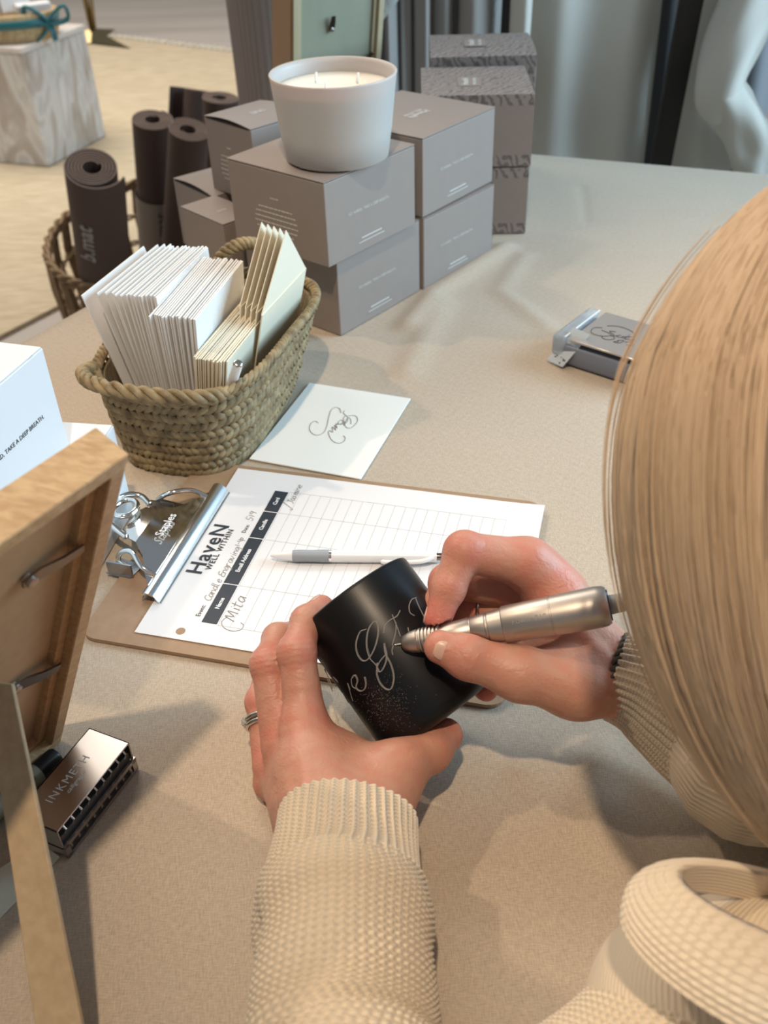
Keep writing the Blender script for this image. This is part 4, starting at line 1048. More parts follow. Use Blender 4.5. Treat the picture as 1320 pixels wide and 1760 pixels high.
segs = [(622, 638, 'trouser_dark', 'narrow dark grey trouser leg at the left end of the hanging row'), (640, 656, 'trouser', 'slim taupe trouser leg second from the left end of the hanging row'), (659, 684, 'trouser', 'grey-taupe trouser leg with a bluish side, just right of the rear picture frame'), (686, 710, 'trouser', 'brown-grey trouser leg above the left corner of the patterned boxes'), (713, 738, 'trouser', 'pale taupe trouser leg above the patterned boxes'), (741, 781, 'trouser', 'wide grey-brown trouser leg directly behind the topmost patterned box'), (786, 842, 'trouser', 'widest taupe trouser leg at the right end of the grey row')]
for i, (a, b, m_, lab) in enumerate(segs): hang('hanging_trousers', lab, 'trousers', gx(a), gx(b), -.42, .62, GY + .02 * (i % 2), m_, folds=1, depth=.035, amp=.006, group=G4, phase=i * 1.3)
hang('hanging_garment', 'grey garment with a rounded hem between the taupe trousers and the cream ones', 'garment', gx(828), gx(866), .035, .62, GY + .05, 'knit_grey', folds=1, depth=.03, amp=.004, bottom_curve=.05)
hang('hanging_garment', 'cream sleeve with rounded end hanging left of the wide cream drape', 'garment', gx(872), gx(906), .03, .62, GY - .03, 'cream_cloth', folds=1, depth=.03, amp=.004, bottom_curve=.04)
hang('hanging_garment', 'wide cream garment hanging in soft folds beside the rack post', 'garment', gx(882, 200), gx(1135, 200), -.5, .62, GY + .07, 'cream_cloth', folds=2.0, depth=.055, amp=.022, phase=.6)
hang('hanging_garment', 'cream garment with a deep shaded fold right of the rack post', 'garment', gx(1150, 200), gx(1300, 200), -.5, .62, GY + .06, 'cream_cloth', folds=1.0, depth=.05, amp=.025, phase=2.0)
hang('hanging_garment', 'dark garment glimpsed in the gap behind the hanging clothes', 'garment', gx(600), gx(1420), -.6, .62, GY + .24, 'trouser_dark', folds=9, depth=.03, amp=.012)
# rack
rk = thing('clothing_rack', 'dark metal clothing rack post rising behind the table', 'clothing rack', (.575, GY, FZ))
bm = BM(); a = aty(1135, 280, GY - .045); b = aty(1192, -20, GY - .045); dvv = (b - a).normalized(); lo = a + dvv * ((FZ + .02 - a.z) / dvv.z); hi = b + dvv * .32
mtp = basis((lo + hi) / 2, Vector((1, 0, 0)), None, dvv); box(bm, (0, 0, 0), (.040, .020, (hi - lo).length), mtp, .002, 1); obj('post', bm, 'dark_metal', rk)
bm = BM(); tube(bm, [(-.15, GY, .655), (1.15, GY, .655)], .012, 12); obj('rail', bm, 'dark_metal', rk, True)
bm = BM(); tube(bm, [(-.15, GY, .655), (-.15, GY, FZ + .02)], .012, 12); obj('post', bm, 'dark_metal', rk, True)
bm = BM(); box(bm, (.5, GY, FZ + .012), (1.4, .05, .022)); obj('base', bm, 'dark_metal', rk)
# sweater on the rack
def sweep_body(bm, pts, rad, flat=1.0, n=24, fold=0.0, ph=0.0):
    fr = frames(smooth_curve(pts, 8)); m = len(fr); rings = []
    rr_ = np.interp(np.linspace(0, 1, m), np.linspace(0, 1, len(rad)), rad)
    for i, (p, t_, N_, B_) in enumerate(fr):
        ring = []
        for k in range(n):
            a = 2 * PI * k / n; q = rr_[i] * (1 + fold * math.sin(3 * a + ph + i * .25) + fold * .6 * math.sin(5 * a - i * .4))
            ring.append(bm.verts.new(p + (N_ * math.cos(a) * flat + B_ * math.sin(a)) * q))
        rings.append(ring)
    for a, b in zip(rings, rings[1:]):
        for k in range(n): bm.faces.new((a[k], a[(k + 1) % n], b[(k + 1) % n], b[k]))
    bm.faces.new(rings[0][::-1]); bm.faces.new(rings[-1])
sw = thing('hanging_sweater', 'cream sweater with a bent sleeve hanging at the right end of the rack', 'sweater', (.78, 1.86, 0))
yy = 1.86
bm = BM(); sweep_body(bm, [aty(1330, -90, yy), aty(1275, 40, yy - .03), aty(1236, 150, yy - .05), aty(1240, 200, yy - .05)], [.075, .062, .050, .030], .8, fold=.09); sweep_body(bm, [aty(1232, 140, yy - .05), aty(1262, 190, yy - .05), aty(1290, 250, yy - .03), aty(1300, 330, yy - .02)], [.04, .052, .05, .05], .8, fold=.12, ph=2); obj('sleeve', bm, 'cream_cloth', sw, True)
bm = BM(); sweep_body(bm, [(.86, yy + .02, .60), (.88, yy + .02, .3), (.88, yy + .02, 0), (.88, yy + .02, -.3)], [.06, .15, .15, .13], .5, fold=.05); obj('body', bm, 'cream_cloth', sw, True)
gs = BM(); sweep_body(gs, [aty(690, -80, 1.80), aty(655, -20, 1.80), aty(640, 18, 1.80), aty(632, 36, 1.80)], [.045, .042, .030, .012], .8, fold=.05)
tag(obj('hanging_garment', gs, 'knit_grey', None, True), 'pale grey knitted sleeve end above the right side of the rear picture frame', 'garment')

# ------------------------------------------------------------------ black candle held in the hand
CC = W(681, 1127, .612)
AX = (-RT * .585 + UP * .79).normalized(); AX = (AX * .985 + FW * .17).normalized()      # towards the upper-left end
CR, CH = .0415, .097
bc_ = thing('black_candle', 'black candle glass held in the left hand, half-engraved with looping script', 'candle', CC - AX * CH / 2)
mc = basis(CC - AX * CH / 2, RT - AX * RT.dot(AX), None, AX)
bm = BM(); lathe(bm, [(.001, .0004), (CR - .009, .0), (CR - .0045, .0010), (CR - .0015, .0035), (CR, .009), (CR, CH - .003), (CR - .0006, CH - .0012), (CR - .002, CH - .0004), (CR - .005, CH), (.001, CH)], 128, mc); obj('glass_body', bm, 'black_glass', bc_, 'auto')
def on_cyl(u, v):
    d = raydir(u, v).normalized(); o = CAM - (CC); dp = d - AX * d.dot(AX); op = o - AX * o.dot(AX)
    A = dp.dot(dp); B_ = 2 * dp.dot(op); C_ = op.dot(op) - (CR + .00005) ** 2; D_ = B_ * B_ - 4 * A * C_
    if D_ < 0: D_ = 0
    return CAM + d * ((-B_ - math.sqrt(D_)) / (2 * A))
def zp(x, y): return on_cyl(420 + x / 3.3, 900 + y / 3.3)
eng = [[(690, 600), (655, 615), (632, 680), (640, 740), (670, 778), (705, 765), (740, 700), (758, 620), (752, 565), (730, 560), (700, 610), (692, 690), (710, 760), (745, 800), (765, 835)],
       [(752, 790), (752, 830), (775, 838), (800, 790), (805, 740), (795, 700), (792, 680), (800, 740), (830, 800), (846, 870), (835, 930), (810, 942), (775, 915), (752, 865), (752, 820), (770, 780), (800, 745)],
       [(845, 690), (838, 720), (842, 745)], [(885, 640), (868, 590), (850, 545), (838, 515)], [(790, 620), (800, 575), (830, 545), (865, 525), (884, 492)], [(860, 560), (858, 620), (838, 690)],
       [(965, 522), (940, 505), (935, 465), (950, 430), (975, 420)], [(970, 420), (990, 470), (1015, 520), (1036, 560)], [(928, 588), (932, 612)],
       [(680, 870), (688, 905), (680, 940), (655, 950), (632, 930), (640, 890), (625, 860), (608, 880), (612, 920), (630, 935)],
       [(560, 960), (590, 1015)], [(590, 920), (615, 1005)], [(455, 825), (480, 880), (500, 935)], [(505, 870), (530, 900), (520, 920)], [(470, 880), (500, 950)], [(585, 905), (600, 940)]]
bm = BM()
for ln in eng:
    tube(bm, smooth_curve([zp(*p) for p in ln], 5), .00034, 6)
    if len(ln) > 5: tube(bm, smooth_curve([zp(p[0] + 5, p[1] - 3) for p in ln[:-2]], 5), .00018, 5)
obj('engraved_script', bm, 'scratch', bc_)
bm = BM()
for k in range(420):
    a = random.gauss(800, 85); b = random.gauss(1010, 75)
    if (a - 640) * 0.8 + (b - 850) * -.6 < -200: continue
    p = zp(a, b); bmesh.ops.create_icosphere(bm, subdivisions=1, radius=random.uniform(.00008, .00020), matrix=Matrix.Translation(p))
o_ = obj('glass_dust', bm, 'scratch', bc_); o_['kind'] = 'stuff'

# ------------------------------------------------------------------ engraving handpiece
e0 = on_cyl(678, 1109); e1 = W(1046, 1040, .545); ed = (e1 - e0).normalized(); EL = (e1 - e0).length
eg = thing('engraving_pen', 'brushed steel rotary engraving handpiece held in the right hand', 'engraving tool', e0)
E_ = lambda s_: e0 + ed * s_
def part(nm, sr, m_='steel', n=40): bm = BM(); tube(bm, [E_(a) for a, _ in sr], [b for _, b in sr], n); return obj(nm, bm, m_, eg, 'auto')
k = EL / .128
part('burr', [(0, .0003), (.0006, .0007), (.0015, .0005), (.0060, .0006)], 'silver', 12)
part('nose', [(.0045, .0024), (.0060, .0044), (.010, .0062), (.0145, .0070), (.0150, .0066), (.0155, .0066)])
for q in range(6): part('grip_ring', [(.0158 + q * .0022, .0064), (.0162 + q * .0022, .0073), (.0172 + q * .0022, .0073), (.0176 + q * .0022, .0064)])
part('collet_sleeve', [(.0155, .0062), (.029, .0064), (.032, .0070), (.046, .0082), (.0465, .0079), (.0475, .0079), (.048, .0083), (.056, .0090), (.0565, .0086), (.0575, .0086), (.058, .0091), (.066 * 1.0, .0098)])
part('motor_body', [(.0662, .0104), (.0668, .0108), (.094, .0114), (.0942, .0112), (.0948, .0112), (.095, .0115), (EL - .006, .0120), (EL - .002, .0115), (EL, .0104)])
part('rear_ring', [(EL, .0090), (EL + .0008, .0090)], mat('blue_ring', (.05, .08, .13), .3, .6))
part('cable_boot', [(EL + .0008, .0056), (EL + .009, .0052), (EL + .0095, .0060), (EL + .013, .0060), (EL + .0135, .0046), (EL + .020, .0046)], 'rubber_grey')
ce = E_(EL + .019); bm = BM(); tube(bm, smooth_curve([ce, ce + ed * .03, ce + ed * .06 + Vector((.01, .01, -.02)), ce + ed * .08 + Vector((.06, .05, -.075)), Vector((ce.x + .20, ce.y + .12, .0045)), Vector((ce.x + .4, ce.y + .16, .0045))], 8), .0024, 8); obj('cable', bm, 'rubber_grey', eg, True)
pn = (CAM - E_(.075)).normalized(); pn = (pn - ed * pn.dot(ed)).normalized(); pu = pn.cross(ed)
text('Power 210', .0044, basis(E_(.082) + pn * .01125 + pu * .0005, ed, pu), mat('laser_mark', (.42, .40, .37), .4, .8), eg, shear=.2)

# ------------------------------------------------------------------ the person
def nets(f, lo, hi, h):
    lo = np.array(lo); hi = np.array(hi); n = np.ceil((hi - lo) / h).astype(int) + 1
    ax = [lo[i] + h * np.arange(n[i]) for i in range(3)]
    P = np.stack(np.meshgrid(*ax, indexing='ij'), -1)
    v = f(P.reshape(-1, 3)).reshape(n).astype(np.float32)
    ins = v < 0
    c = ins[:-1, :-1, :-1].astype(np.int8)
    tot = np.zeros_like(c)
    for i in (0, 1):
        for j in (0, 1):
            for k in (0, 1): tot = tot + ins[i:n[0] - 1 + i, j:n[1] - 1 + j, k:n[2] - 1 + k]
    act = (tot > 0) & (tot < 8); idx = -np.ones(act.shape, int); ids = np.argwhere(act); idx[act] = np.arange(len(ids))
    acc = np.zeros((len(ids), 3)); cnt = np.zeros(len(ids))
    C8 = [(i, j, k) for i in (0, 1) for j in (0, 1) for k in (0, 1)]
    for a in C8:
        for ax_ in range(3):
            if a[ax_] == 1: continue
            b = list(a); b[ax_] = 1
            va = v[ids[:, 0] + a[0], ids[:, 1] + a[1], ids[:, 2] + a[2]]; vb = v[ids[:, 0] + b[0], ids[:, 1] + b[1], ids[:, 2] + b[2]]
            m = (va < 0) != (vb < 0); t = np.where(m, va / np.where(m, va - vb, 1), 0)
            p = np.array(a, float) + np.outer(t, np.array(b) - np.array(a)); acc[m] += p[m]; cnt[m] += 1
    verts = lo + (ids + acc / cnt[:, None]) * h
    quads = []
    for ax_ in range(3):
        s0 = [slice(None)] * 3; s1 = [slice(None)] * 3; s0[ax_] = slice(0, -1); s1[ax_] = slice(1, None)
        A = ins[tuple(s0)]; B_ = ins[tuple(s1)]; ed_ = np.argwhere(A != B_); o1, o2 = [(1, 2), (2, 0), (0, 1)][ax_]
        ok = (ed_[:, o1] > 0) & (ed_[:, o2] > 0) & (ed_[:, o1] < n[o1] - 1) & (ed_[:, o2] < n[o2] - 1); ed_ = ed_[ok]
        flip = A[ed_[:, 0], ed_[:, 1], ed_[:, 2]]
        def cell(d1, d2):
            q = ed_.copy(); q[:, o1] -= d1; q[:, o2] -= d2; return idx[q[:, 0], q[:, 1], q[:, 2]]
        q = np.stack([cell(1, 1), cell(0, 1), cell(0, 0), cell(1, 0)], -1); q[~flip] = q[~flip][:, ::-1]; quads.append(q)
    return verts, np.concatenate(quads)
def smin(a, b, k):
    h = np.clip(.5 + .5 * (b - a) / k, 0, 1); return b * (1 - h) + a * h - k * h * (1 - h)
def cap(P, a, b, ra, rb):
    a = np.array(a); b = np.array(b); ab = b - a; t = np.clip(((P - a) @ ab) / (ab @ ab), 0, 1)
    return np.linalg.norm(P - a - t[:, None] * ab, axis=1) - (ra + (rb - ra) * t)
def chain(P, pts, rad, k=.003):
    d = None
    for i in range(len(pts) - 1):
        c = cap(P, pts[i], pts[i + 1], rad[i], rad[i + 1]); d = c if d is None else smin(d, c, k)
    return d
def ell(P, c, r, rot=None):
    q = P - np.array(c)
    if rot is not None: q = q @ np.array(rot)
    r = np.array(r); k0 = np.linalg.norm(q / r, axis=1); return (k0 - 1) * r.min()
def w_(L_): return [np.array(W(*p)) for p in L_]

# left hand: joints from the photo, with depths
LW_ = W(585, 1425, .530)
L_index = (w_([(527, 1248, .575), (510, 1122, .583), (527, 1068, .598), (553, 1043, .610)]), [.0125, .0110, .0092, .0078])
L_mid = (w_([(484, 1272, .585), (463, 1142, .596), (478, 1098, .618), (512, 1085, .636)]), [.0128, .0112, .0094, .0080])
L_ring = (w_([(468, 1312, .598), (452, 1206, .618), (462, 1150, .640), (500, 1140, .655)]), [.0125, .0105, .0090, .0078])
L_pink = (w_([(468, 1345, .598), (462, 1270, .622), (480, 1210, .645), (520, 1200, .655)]), [.0120, .0092, .0080, .0070])
L_thumb = (w_([(650, 1395, .548), (688, 1318, .562), (738, 1290, .578), (766, 1264, .592)]), [.0165, .0150, .0128, .0108])
def left_hand(P):
    palm = chain(P, w_([(585, 1440, .528), (540, 1330, .556)]), [.026, .022])
    for a, b, ra, rb in (((545, 1430, .535), (500, 1300, .580), .020, .0150), ((560, 1425, .532), (522, 1258, .572), .020, .0140), ((540, 1420, .545), (482, 1335, .592), .022, .0135), ((625, 1425, .532), (640, 1345, .560), .022, .0175), ((615, 1380, .550), (560, 1290, .575), .020, .0150),
                         ((650, 1370, .556), (592, 1300, .580), .017, .0135), ((668, 1340, .562), (615, 1312, .580), .015, .0120), ((585, 1440, .528), (585, 1640, .475), .027, .032)):
        palm = smin(palm, cap(P, *w_([a, b]), ra, rb), .010)
    # tendons and knuckles on the back of the hand
    for a, b in (((535, 1400, .513), (519, 1262, .5605)), ((520, 1400, .516), (486, 1285, .572))):
        palm = smin(palm, cap(P, *w_([a, b]), .0030, .0036), .006)
    palm = smin(palm, cap(P, *w_([(523, 1250, .569), (521, 1240, .570)]), .0112, .0100), .006)
    d = None
    for f, r in (L_index, L_mid, L_ring, L_pink):
        c = chain(P, f, r)
        for j in (1, 2): c = smin(c, np.linalg.norm(P - f[j], axis=1) - (r[j] + .0004), .004)
        d = c if d is None else smin(d, c, .0012)
    for f, r_ in (L_index, L_mid):
        for j in (1, 2):
            ax_ = (f[j] - f[j - 1]) / np.linalg.norm(f[j] - f[j - 1])
            q = P - f[j]; al = q @ ax_; near = np.exp(-(np.linalg.norm(q, axis=1) / (r_[j] * 1.25)) ** 4)
            d = d + near * .00045 * np.cos(al * 2 * PI / .0036)
    th_ = chain(P, *L_thumb, k=.006)
    return smin(smin(palm, th_, .012), d, .008)
R_index = (w_([(905, 968, .588), (798, 948, .578), (770, 1012, .574), (752, 1066, .570)]), [.0150, .0118, .0098, .0082])
R_mid = (w_([(895, 1010, .612), (768, 1000, .606), (755, 1040, .600), (748, 1085, .592)]), [.0135, .0105, .0092, .0080])
R_ring = (w_([(905, 1050, .618), (800, 1040, .622), (775, 1090, .612), (768, 1140, .598)]), [.0125, .0098, .0088, .0078])
R_pink = (w_([(930, 1090, .615), (855, 1110, .632), (842, 1150, .624), (836, 1186, .612)]), [.0118, .0092, .0082, .0074])
R_thumb = (w_([(1000, 1180, .560), (893, 1158, .556), (805, 1128, .556), (757, 1112, .556)]), [.0180, .0155, .0125, .0098])
def right_hand(P):
    palm = chain(P, w_([(1055, 1158, .573), (960, 1060, .592)]), [.0180, .0195])
    for a, b, ra, rb in (((1045, 1140, .577), (925, 985, .598), .0165, .0160), ((1030, 1125, .588), (915, 1030, .612), .0165, .0150), ((1045, 1180, .569), (985, 1178, .566), .0165, .0180), ((1040, 1160, .580), (935, 1085, .612), .0175, .015),
                         ((985, 1170, .572), (905, 1120, .590), .018, .0130), ((1050, 1161, .573), (1260, 1275, .548), .0200, .026), ((960, 1020, .594), (905, 968, .588), .0165, .0150)):
        palm = smin(palm, cap(P, *w_([a, b]), ra, rb), .010)
    palm = smin(palm, cap(P, *w_([(1040, 1130, .556), (985, 1075, .573)]), .003, .003), .006)
    d = None
    for f, r in (R_index, R_mid, R_ring, R_pink):
        c = chain(P, f, r)
        for j in (1, 2): c = smin(c, np.linalg.norm(P - f[j], axis=1) - (r[j] + .0003), .004)
        d = c if d is None else smin(d, c, .0012)
    th_ = smin(chain(P, *R_thumb, k=.006), np.linalg.norm(P - R_thumb[0][2], axis=1) - .0128, .004)
    hand = smin(smin(palm, th_, .010), d, .007)
    # hand closes round the handpiece
    pen_d = cap(P, np.array(e0), np.array(E_(EL)), .0072, .0116)
    return np.maximum(hand, -(pen_d - .0002))
HC = W(1500, 895, .405); NB = Vector((.240, .19, .105))
SL = W(1200, 1768, .430); SR_ = Vector((.345, .225, .080))
EL_ = Vector((-.03, .055, .058)); ER_ = Vector((.50, .42, .066))
def torso(P):
    d = ell(P, HC, (.078, .078, .102))
    face = Vector((-.62, .35, -.70)).normalized()
    d = smin(d, ell(P, HC + face * .045 + Vector((0, 0, -.035)), (.058, .058, .062)), .02)      # jaw and face
    d = smin(d, cap(P, HC + face * .088, HC + face * .100 + Vector((0, 0, -.018)), .007, .011), .008)   # nose
    d = smin(d, cap(P, HC + Vector((.0, -.02, -.05)), NB, .048, .046), .02)
    d = smin(d, cap(P, NB, SL, .042, .036), .03); d = smin(d, cap(P, NB, SR_, .042, .036), .03)
    d = smin(d, cap(P, (.24, .12, .10), (.30, -.17, -.02), .070, .085), .05); d = smin(d, cap(P, (.30, -.18, -.04), (.34, -.25, -.36), .085, .11), .04)
    d = smin(d, cap(P, SL, EL_, .038, .030), .02); d = smin(d, cap(P, SR_, ER_, .038, .030), .02)
    d = smin(d, cap(P, EL_, np.array(W(590, 1700, .455)), .032, .030), .01)
    d = smin(d, cap(P, ER_, np.array(W(1260, 1290, .545)), .030, .028), .01)
    return d
def bounds(fs, pad): A = np.concatenate([np.array(f[0]) for f in fs]); return A.min(0) - pad, A.max(0) + pad
person = thing('person', 'blonde woman in a cream knit sweater bent over the table, engraving a black candle', 'person', NB)
V1, Q1 = nets(left_hand, *bounds((L_index, L_mid, L_ring, L_pink, L_thumb, (w_([(585, 1440, .528), (585, 1560, .497)]), 0)), .030), .00125)
V2, Q2 = nets(right_hand, *bounds((R_index, R_mid, R_ring, R_pink, R_thumb, (w_([(1060, 1160, .572), (1180, 1240, .555)]), 0)), .028), .00125)
lo = np.array([-.09, -.42, -.52]); hi = np.array([.60, .50, .42])
V3, Q3 = nets(torso, lo, hi, .006)
Vb = np.concatenate([V1, V2, V3]); Qb = np.concatenate([Q1, Q2 + len(V1), Q3 + len(V1) + len(V2)])
def mesh_from(name, V, Q):
    me = bpy.data.meshes.new(name); me.vertices.add(len(V)); me.vertices.foreach_set('co', V.astype(np.float32).ravel()); me.loops.add(Q.size)
    me.loops.foreach_set('vertex_index', Q.astype(np.int32).ravel()); me.polygons.add(len(Q)); me.polygons.foreach_set('loop_start', np.arange(0, Q.size, 4, dtype=np.int32)); me.polygons.foreach_set('loop_total', np.full(len(Q), 4, dtype=np.int32)); me.update(calc_edges=True); me.validate(); return me
skin = mat('skin', (.56, .30, .20), .44, sss=.22, bump=(650, .45, .0006), spec=.4)
_nt = skin.node_tree; _n = _nt.nodes.new('ShaderNodeTexNoise'); _n.inputs['Scale'].default_value = 95; _n.inputs['Detail'].default_value = 4; _n.inputs['Distortion'].default_value = 1.2
_tc = _nt.nodes.new('ShaderNodeTexCoord'); _nt.links.new(_tc.outputs['Object'], _n.inputs['Vector']); _b = _nt.nodes.new('ShaderNodeBump'); _b.inputs['Strength'].default_value = .35; _b.inputs['Distance'].default_value = .0022
_old = _nt.nodes['Principled BSDF'].inputs['Normal'].links[0].from_socket; _nt.links.new(_old, _b.inputs['Normal']); _nt.links.new(_n.outputs['Fac'], _b.inputs['Height']); _nt.links.new(_b.outputs[0], _nt.nodes['Principled BSDF'].inputs['Normal'])
attr_mix(skin, 'flush', (.53, .285, .20), (.56, .14, .11))
me = mesh_from('body', Vb - np.array(NB), Qb)
red = np.zeros(len(Vb))
def blush(p, r, s=1.0):
    global red
    red = np.maximum(red, s * np.exp(-(np.linalg.norm(Vb - np.array(p), axis=1) / r) ** 2))
for f, _ in (L_index, L_mid, L_ring, L_pink):
    blush(f[1], .011, .95); blush(f[0], .015, .75); blush(f[3], .010, .45)
for f, _ in (R_index, R_mid, R_ring, R_pink): blush(f[1], .013, .8); blush(f[3], .015, .85); blush(f[2], .013, .5); blush(f[0], .018, .6)
blush(R_thumb[0][2], .014, .45); blush(R_thumb[0][3], .012, .45); blush(L_thumb[0][2], .012, .35); blush(L_thumb[0][3], .012, .5); blush(W(940, 1010, .585), .02, .45)
mott = .13 * (np.sin(Vb[:, 0] * 310 + 3 * np.sin(Vb[:, 1] * 170)) * np.sin(Vb[:, 1] * 270 + 2 * np.sin(Vb[:, 2] * 210)) + .8)
red = np.clip(red + mott, 0, 1)
at = me.attributes.new('flush', 'FLOAT', 'POINT'); at.data.foreach_set('value', red.astype(np.float32))
body = link('body', me, skin, person, True)
sm = body.modifiers.new('smooth', 'SMOOTH'); sm.factor = .5; sm.iterations = 3
# nails
def nail(tip, prev, toward, r, ln=.0105, wd=.0052):
    tip = Vector(tip); prev = Vector(prev); d = (tip - prev).normalized(); n = (Vector(toward) - d * Vector(toward).dot(d)).normalized(); s_ = d.cross(n)
    bm = BM(); g = []; g2 = []
    for i in range(9):
        t = i / 8; row = []; row2 = []
        half = wd * (1 - abs(2 * t - 1) ** 3.0 * .55)
        for j in range(9):
            u = (j / 4 - 1) * half; ang_ = u / r
            c = tip - d * (ln * (1 - t)) + d * .004 - n * (.0009 * max(0, t - .6) / .4)
            row.append(bm.verts.new(c + (n * math.cos(ang_) + s_ * math.sin(ang_)) * (r + .0003))); row2.append(bm.verts.new(c + (n * math.cos(ang_) + s_ * math.sin(ang_)) * (r - .0006)))
        g.append(row); g2.append(row2)
    for i in range(8):
        for j in range(8): bm.faces.new((g[i][j], g[i][j + 1], g[i + 1][j + 1], g[i + 1][j])); bm.faces.new((g2[i][j], g2[i + 1][j], g2[i + 1][j + 1], g2[i][j + 1]))
        bm.faces.new((g[i][0], g[i + 1][0], g2[i + 1][0], g2[i][0])); bm.faces.new((g[i][8], g2[i][8], g2[i + 1][8], g[i + 1][8])); bm.faces.new((g[0][i], g2[0][i], g2[0][i + 1], g[0][i + 1])); bm.faces.new((g[8][i], g[8][i + 1], g2[8][i + 1], g2[8][i]))
    obj('fingernail', bm, 'nail', person, True)
nail(R_thumb[0][3], R_thumb[0][2], (CAM - Vector(R_thumb[0][3])).normalized() * 1.0 - UP * .25, .0098, .0120, .0062)
nail(L_index[0][3], L_index[0][2], -RT * .8 + UP * .75 - FW * .1, .0079)
nail(L_thumb[0][3], L_thumb[0][2], -UP * .7 + RT * .45 + FW * .5, .0108)
nail(R_index[0][3], R_index[0][2], -RT * .9 + UP * .1 + FW * .25, .0083)
nail(R_pink[0][3], R_pink[0][2], -RT * .6 - UP * .3 + FW * .6, .0075)
# rings and bracelet
def ringband(c, axis, r, tr, m, nm, n=40):
    axis = Vector(axis).normalized(); x = axis.orthogonal().normalized(); y = axis.cross(x); bm = BM(); c = Vector(c)
    tube(bm, [c + (x * math.cos(a) + y * math.sin(a)) * r for a in np.linspace(0, 2 * PI, n + 1)[:-1]], tr, 10, closed=True); return obj(nm, bm, m, person, True)
f = L_ring[0]; c = Vector(f[0]).lerp(Vector(f[1]), .68); axr = Vector(f[1]) - Vector(f[0])
for dt_ in (-.0020, .0020): rg = ringband(c + axr.normalized() * dt_, axr, .0122, .0017, 'silver', 'ring')
gpt = c + (-RT * .95 - FW * .3).normalized() * .0135
bm = BM()
for k in range(7):
    a = 2 * PI * k / 6; off = Vector((0, 0, 0)) if k == 6 else (axr.normalized() * math.cos(a) + UP.cross(axr.normalized()).normalized() * math.sin(a) * .4) * .0026
    bmesh.ops.create_icosphere(bm, subdivisions=2, radius=.0022 if k == 6 else .0012, matrix=Matrix.Translation(gpt + off))
obj('gemstone', bm, 'gem', rg)
f = R_ring[0]; c = Vector(f[0]).lerp(Vector(f[1]), .80); rr_1 = ringband(c, Vector(f[1]) - Vector(f[0]), .0108, .0014, 'silver', 'ring')
wc = W(1053, 1160, .573); wax_ = W(1150, 1200, .563) - W(1053, 1160, .573); wax_.normalize(); xx = wax_.orthogonal().normalized(); yy_ = wax_.cross(xx)
bm = BM()
for st in range(2):
    tube(bm, [wc + wax_ * (.0016 * math.cos(14 * a + st * PI)) + (xx * math.cos(a) + yy_ * math.sin(a)) * (.0243 + .0014 * math.sin(14 * a + st * PI)) for a in np.linspace(0, 2 * PI, 181)[:-1]], .0014, 7, closed=True)
obj('bracelet', bm, 'hair_tie', person, True)

# sleeves
KN = (.72, .60, .44)
def sleeve(name, pts, rad, m, ribs=0, rib_amp=.0008, nu=360, nv=200, cap_in=True, bulge=None, cells=None, flat=1.0, uvs=(0, 1), upref=None, stitch=None):
    """smooth tube along the arm; ribs run along it; returns the object"""
    c = smooth_curve(pts, 16); fr = frames(c); m_ = len(fr); Lc = [0]
    for a, b in zip(c, c[1:]): Lc.append(Lc[-1] + (b - a).length)
    tgt = np.linspace(0, Lc[-1], nv); rr2 = np.interp(np.linspace(0, 1, nv), np.linspace(0, 1, len(rad)), rad)
    ker = np.ones(15) / 15; rr2 = np.convolve(np.pad(rr2, 7, mode='edge'), ker, 'valid')
    get = lambda comp: np.stack([np.interp(tgt, Lc, [f[comp][i] for f in fr]) for i in range(3)], -1)
    Pc, N_, B_ = get(0), get(2), get(3)
    if upref is not None:
        T_ = get(1); T_ /= np.linalg.norm(T_, axis=1, keepdims=True); up = np.array(upref); N_ = up - T_ * (T_ @ up)[:, None]; N_ /= np.linalg.norm(N_, axis=1, keepdims=True); B_ = np.cross(T_, N_)
    u = np.linspace(0, 2 * PI, nu, endpoint=False); V = np.linspace(0, 1, nv); UU, VV = np.meshgrid(u, V); R2 = np.repeat(rr2[:, None], nu, 1)
    if bulge is not None: R2 = R2 + bulge(UU, VV)
    if ribs: R2 = R2 + rib_amp * np.cos(ribs * UU)
    if stitch: R2 = R2 + stitch(UU, VV, tgt)
    X = Pc[:, None, :] + N_[:, None, :] * (np.cos(UU) * R2 * flat)[..., None] + B_[:, None, :] * (np.sin(UU) * R2)[..., None]
    me = grid_mesh(name, X[..., 0], X[..., 1], X[..., 2], uv=(u / (2 * PI), tgt), closed_u=True)
    # rolled opening
    bm = BM(); bm.from_mesh(me); bm.verts.ensure_lookup_table()
    first = [bm.verts[i] for i in range(nu)]; cen = Vector(Pc[0]); ax_ = (Vector(Pc[0]) - Vector(Pc[1])).normalized(); prev = first
    for k, (sc, sh_) in enumerate(((.975, .0012), (.93, .0010), (.89, -.001), (.86, -.012))):
        ring = [bm.verts.new(cen + (v.co - cen) * sc + ax_ * sh_) for v in first]
        for i in range(nu): bm.faces.new((prev[i], ring[i], ring[(i + 1) % nu], prev[(i + 1) % nu]))
        prev = ring
    bmesh.ops.recalc_face_normals(bm, faces=bm.faces); bm.to_mesh(me); bm.free()
    me.transform(world_of(person).inverted())
    return link(name, me, m, person, True)
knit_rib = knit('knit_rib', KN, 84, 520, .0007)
knit_waffle = knit('knit_waffle', KN, 62, 290, .0012, wave=False)
